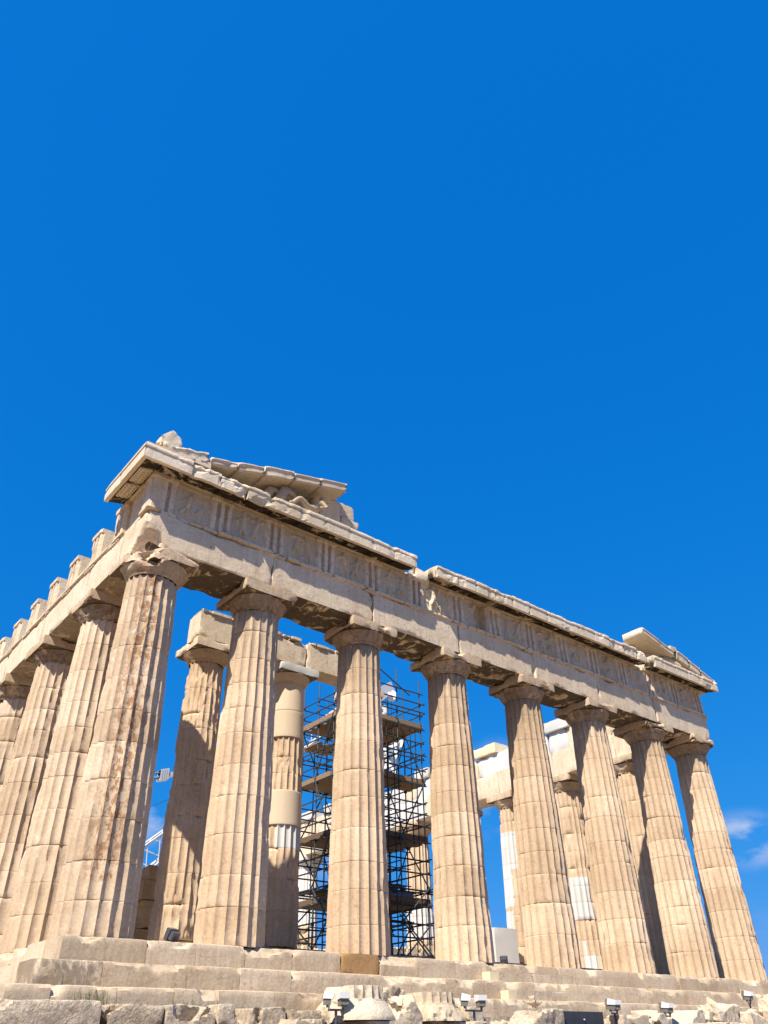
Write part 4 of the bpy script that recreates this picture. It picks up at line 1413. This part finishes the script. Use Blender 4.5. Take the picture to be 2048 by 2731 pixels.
for k, (c, s, ch, ro, mm, lab, rt) in enumerate(RS):
    V, F, Wr = rock(c, s, .035, ch, ro * .8, 930 + k, tint=random.Random(k).uniform(.4, .7), rot=Euler(rt) if rt else None, nsc=1.5,
                    cuts=[((random.Random(k).uniform(-1, 1), -.4, .6), min(s) * .62, .08)] if ch > .12 else ())
    tag(emit('loose_stone', V, F, MAT[mm], None, wear=Wr, origin=(c[0], c[1], c[2] - s[2] / 2)), lab, 'stone', 'loose stones before the steps')
# dark metal trunk
tk = root('metal_trunk', 'long low dark metal trunk lying before the steps', 'trunk', (13.7, -3.0, -2.0))
m = MB(); m.box((13.65, -2.8, -1.56), (1.95, .5, .30)); m.emit('body', MAT['box'], tk)
m = MB(); m.box((13.95, -3.05, -1.74), (2.5, .75, .045)); m.box((13.95, -3.42, -1.78), (2.5, .03, .08)); m.emit('ledge', MAT['box'], tk)
m = MB()
for q in range(4):
    m.box((12.85 + q * .65, -3.0, -1.9), (.06, .5, .3))
m.emit('support', MAT['box'], tk)
m = MB().tube((13.75, -3.06, -1.60), (13.75, -3.09, -1.60), .018, 8); m.emit('lock', MAT['lampwhite'], tk)

# ------------------------------------------------------------------ floodlights
GF = 'white floodlights before the steps'
def head(parent, c, yaw, tilt, sz=(.25, .23, .12), mat='lampwhite'):
    """housing with a sloping front, glass in the front, junction box beneath"""
    Rm = Matrix.Rotation(yaw, 3, 'Z') @ Matrix.Rotation(tilt, 3, 'X')
    c = Vector(c)
    def T(p):
        return tuple(c + Rm @ Vector(p))
    w, d, h = sz
    m = MB()
    q = [(-w / 2, -d / 2, -h / 2), (-w / 2, d / 2, -h * .9), (-w / 2, d / 2, h / 2), (-w / 2, -d / 2, h / 2)]
    m.prism([T(p) for p in q], Rm @ Vector((w, 0, 0)))
    o = m.emit('housing', MAT[mat], parent)
    m = MB()
    m.prism([T(p) for p in [(-w * .44, d / 2 + .002, -h * .8), (w * .44, d / 2 + .002, -h * .8), (w * .44, d / 2 + .002, h * .42), (-w * .44, d / 2 + .002, h * .42)]], Rm @ Vector((0, .012, 0)))
    m.emit('glass', MAT['lampglass'], o)
    m = MB()
    m.prism([T(p) for p in [(-w * .40, -d * .30, -h / 2 - .003), (w * .40, -d * .30, -h / 2 - .003), (w * .40, d * .42, -h * .86), (-w * .40, d * .42, -h * .86)]], Rm @ Vector((0, -.02, -.12)))
    m.box(T((0, -d * .1, -h * .5 - .14)), (.05, .05, .09))
    m.emit('gear_box', MAT['lampglass'] if mat == 'lampwhite' else MAT['lampdark'], o)
def twin(x, y, z, label, ang, spread, pole=True, y1=.9, y2=-.25):
    f_ = root('floodlight', label, 'floodlight', (x, y, z - .7), GF)
    e = Vector((math.cos(ang), math.sin(ang), 0)) * spread
    m = MB().tube((x, y, z - .7), (x, y, z), .03, 8).tube(Vector((x, y, z)) - e * 1.1, Vector((x, y, z)) + e * 1.1, .022, 8)
    m.emit('stand', MAT['lampdark'], f_)
    for s_, yw, tl in ((-1, y1, .25), (1, y2, .05)):
        p = Vector((x, y, z)) + e * s_
        MB().tube(p, p + Vector((0, 0, .16)), .025, 8).emit('bracket', MAT['lampwhite' if s_ < 0 else 'lampdark'], f_)
        head(f_, p + Vector((0, 0, .29)), yw, tl)
twin(5.45, -2.8, -1.47, 'pair of white floodlights on a stand, left of the larger fallen capital', 0., .20)
twin(9.77, -2.8, -1.43, 'pair of white floodlights on a bare pole, right of the cracked capital', 0., .27)
twin(15.50, -2.8, -1.43, 'pair of white floodlights at the right end of the dark metal trunk', .3, .22)
twin(18.15, -2.8, -1.47, 'pair of white floodlights between two pale broken blocks', .3, .22)
twin(23.10, -2.8, -1.05, 'pair of white floodlights farthest right, against the top step', .3, .17)
for (x, y, lab, yw) in ((2.76, .42, 'dark grey floodlight standing on the top step between the first two front columns', .35), (14.45, .42, 'small black floodlight low on the top step beside the fourth front column', -.9)):
    f_ = root('floodlight', lab, 'floodlight', (x, y, 0), 'dark floodlights on the top step')
    s_ = 1.0 if x < 5 else .8
    MB().box((x, y, .015), (.2, .14, .03)).tube((x, y, .0), (x, y, .12), .02, 8).emit('foot', MAT['lampdark'], f_)
    head(f_, (x, y, .19 * s_), yw + math.pi, 1.2, (.30 * s_, .26 * s_, .10 * s_), 'lampdark')

# ------------------------------------------------------------------ grass between the foundation blocks
for k, (x, y, z, n, hgt, lab) in enumerate(((.35, -1.50, -1.43, 70, .42, 'tuft of dry grass growing before the bottom step near the left corner'),
                                            (2.3, -1.5, -1.44, 22, .24, 'sparse weed growing at a joint of the bottom step, second tuft from the left'))):
    g = random.Random(40 + k)
    m = MB()
    for q in range(n):
        bx, by = x + g.gauss(0, .20), y + g.uniform(-.08, .06)
        h = hgt * g.uniform(.35, 1.); dx, dy = g.uniform(-.12, .12), g.uniform(-.08, .08)
        w = .007
        m.v += [(bx - w, by, z), (bx + w, by, z), (bx + dx * .5, by + dy * .5 + .004, z + h * .6), (bx + dx, by + dy, z + h)]
        b = len(m.v) - 4
        m.f += [[b, b + 1, b + 2], [b + 2, b, b + 3]]
    tag(m.emit('grass_tuft', MAT['grass'], None, origin=(x, y, z)), lab, 'grass', 'tufts of grass')
# small pieces left standing on the far right corner of the pediment
for k, (c, s_, lab) in enumerate((((28.05, -.30, 14.52), (.5, .45, .2), 'thin broken stone chip on top of the far right pediment slope'),)):
    V, F, Wr = rock(c, s_, .05, .05, .015, 1200 + k)
    tag(emit('broken_stone', V, F, MAT['cornice'], None, wear=Wr, origin=(c[0], c[1], c[2] - s_[2] / 2)), lab, 'stone')
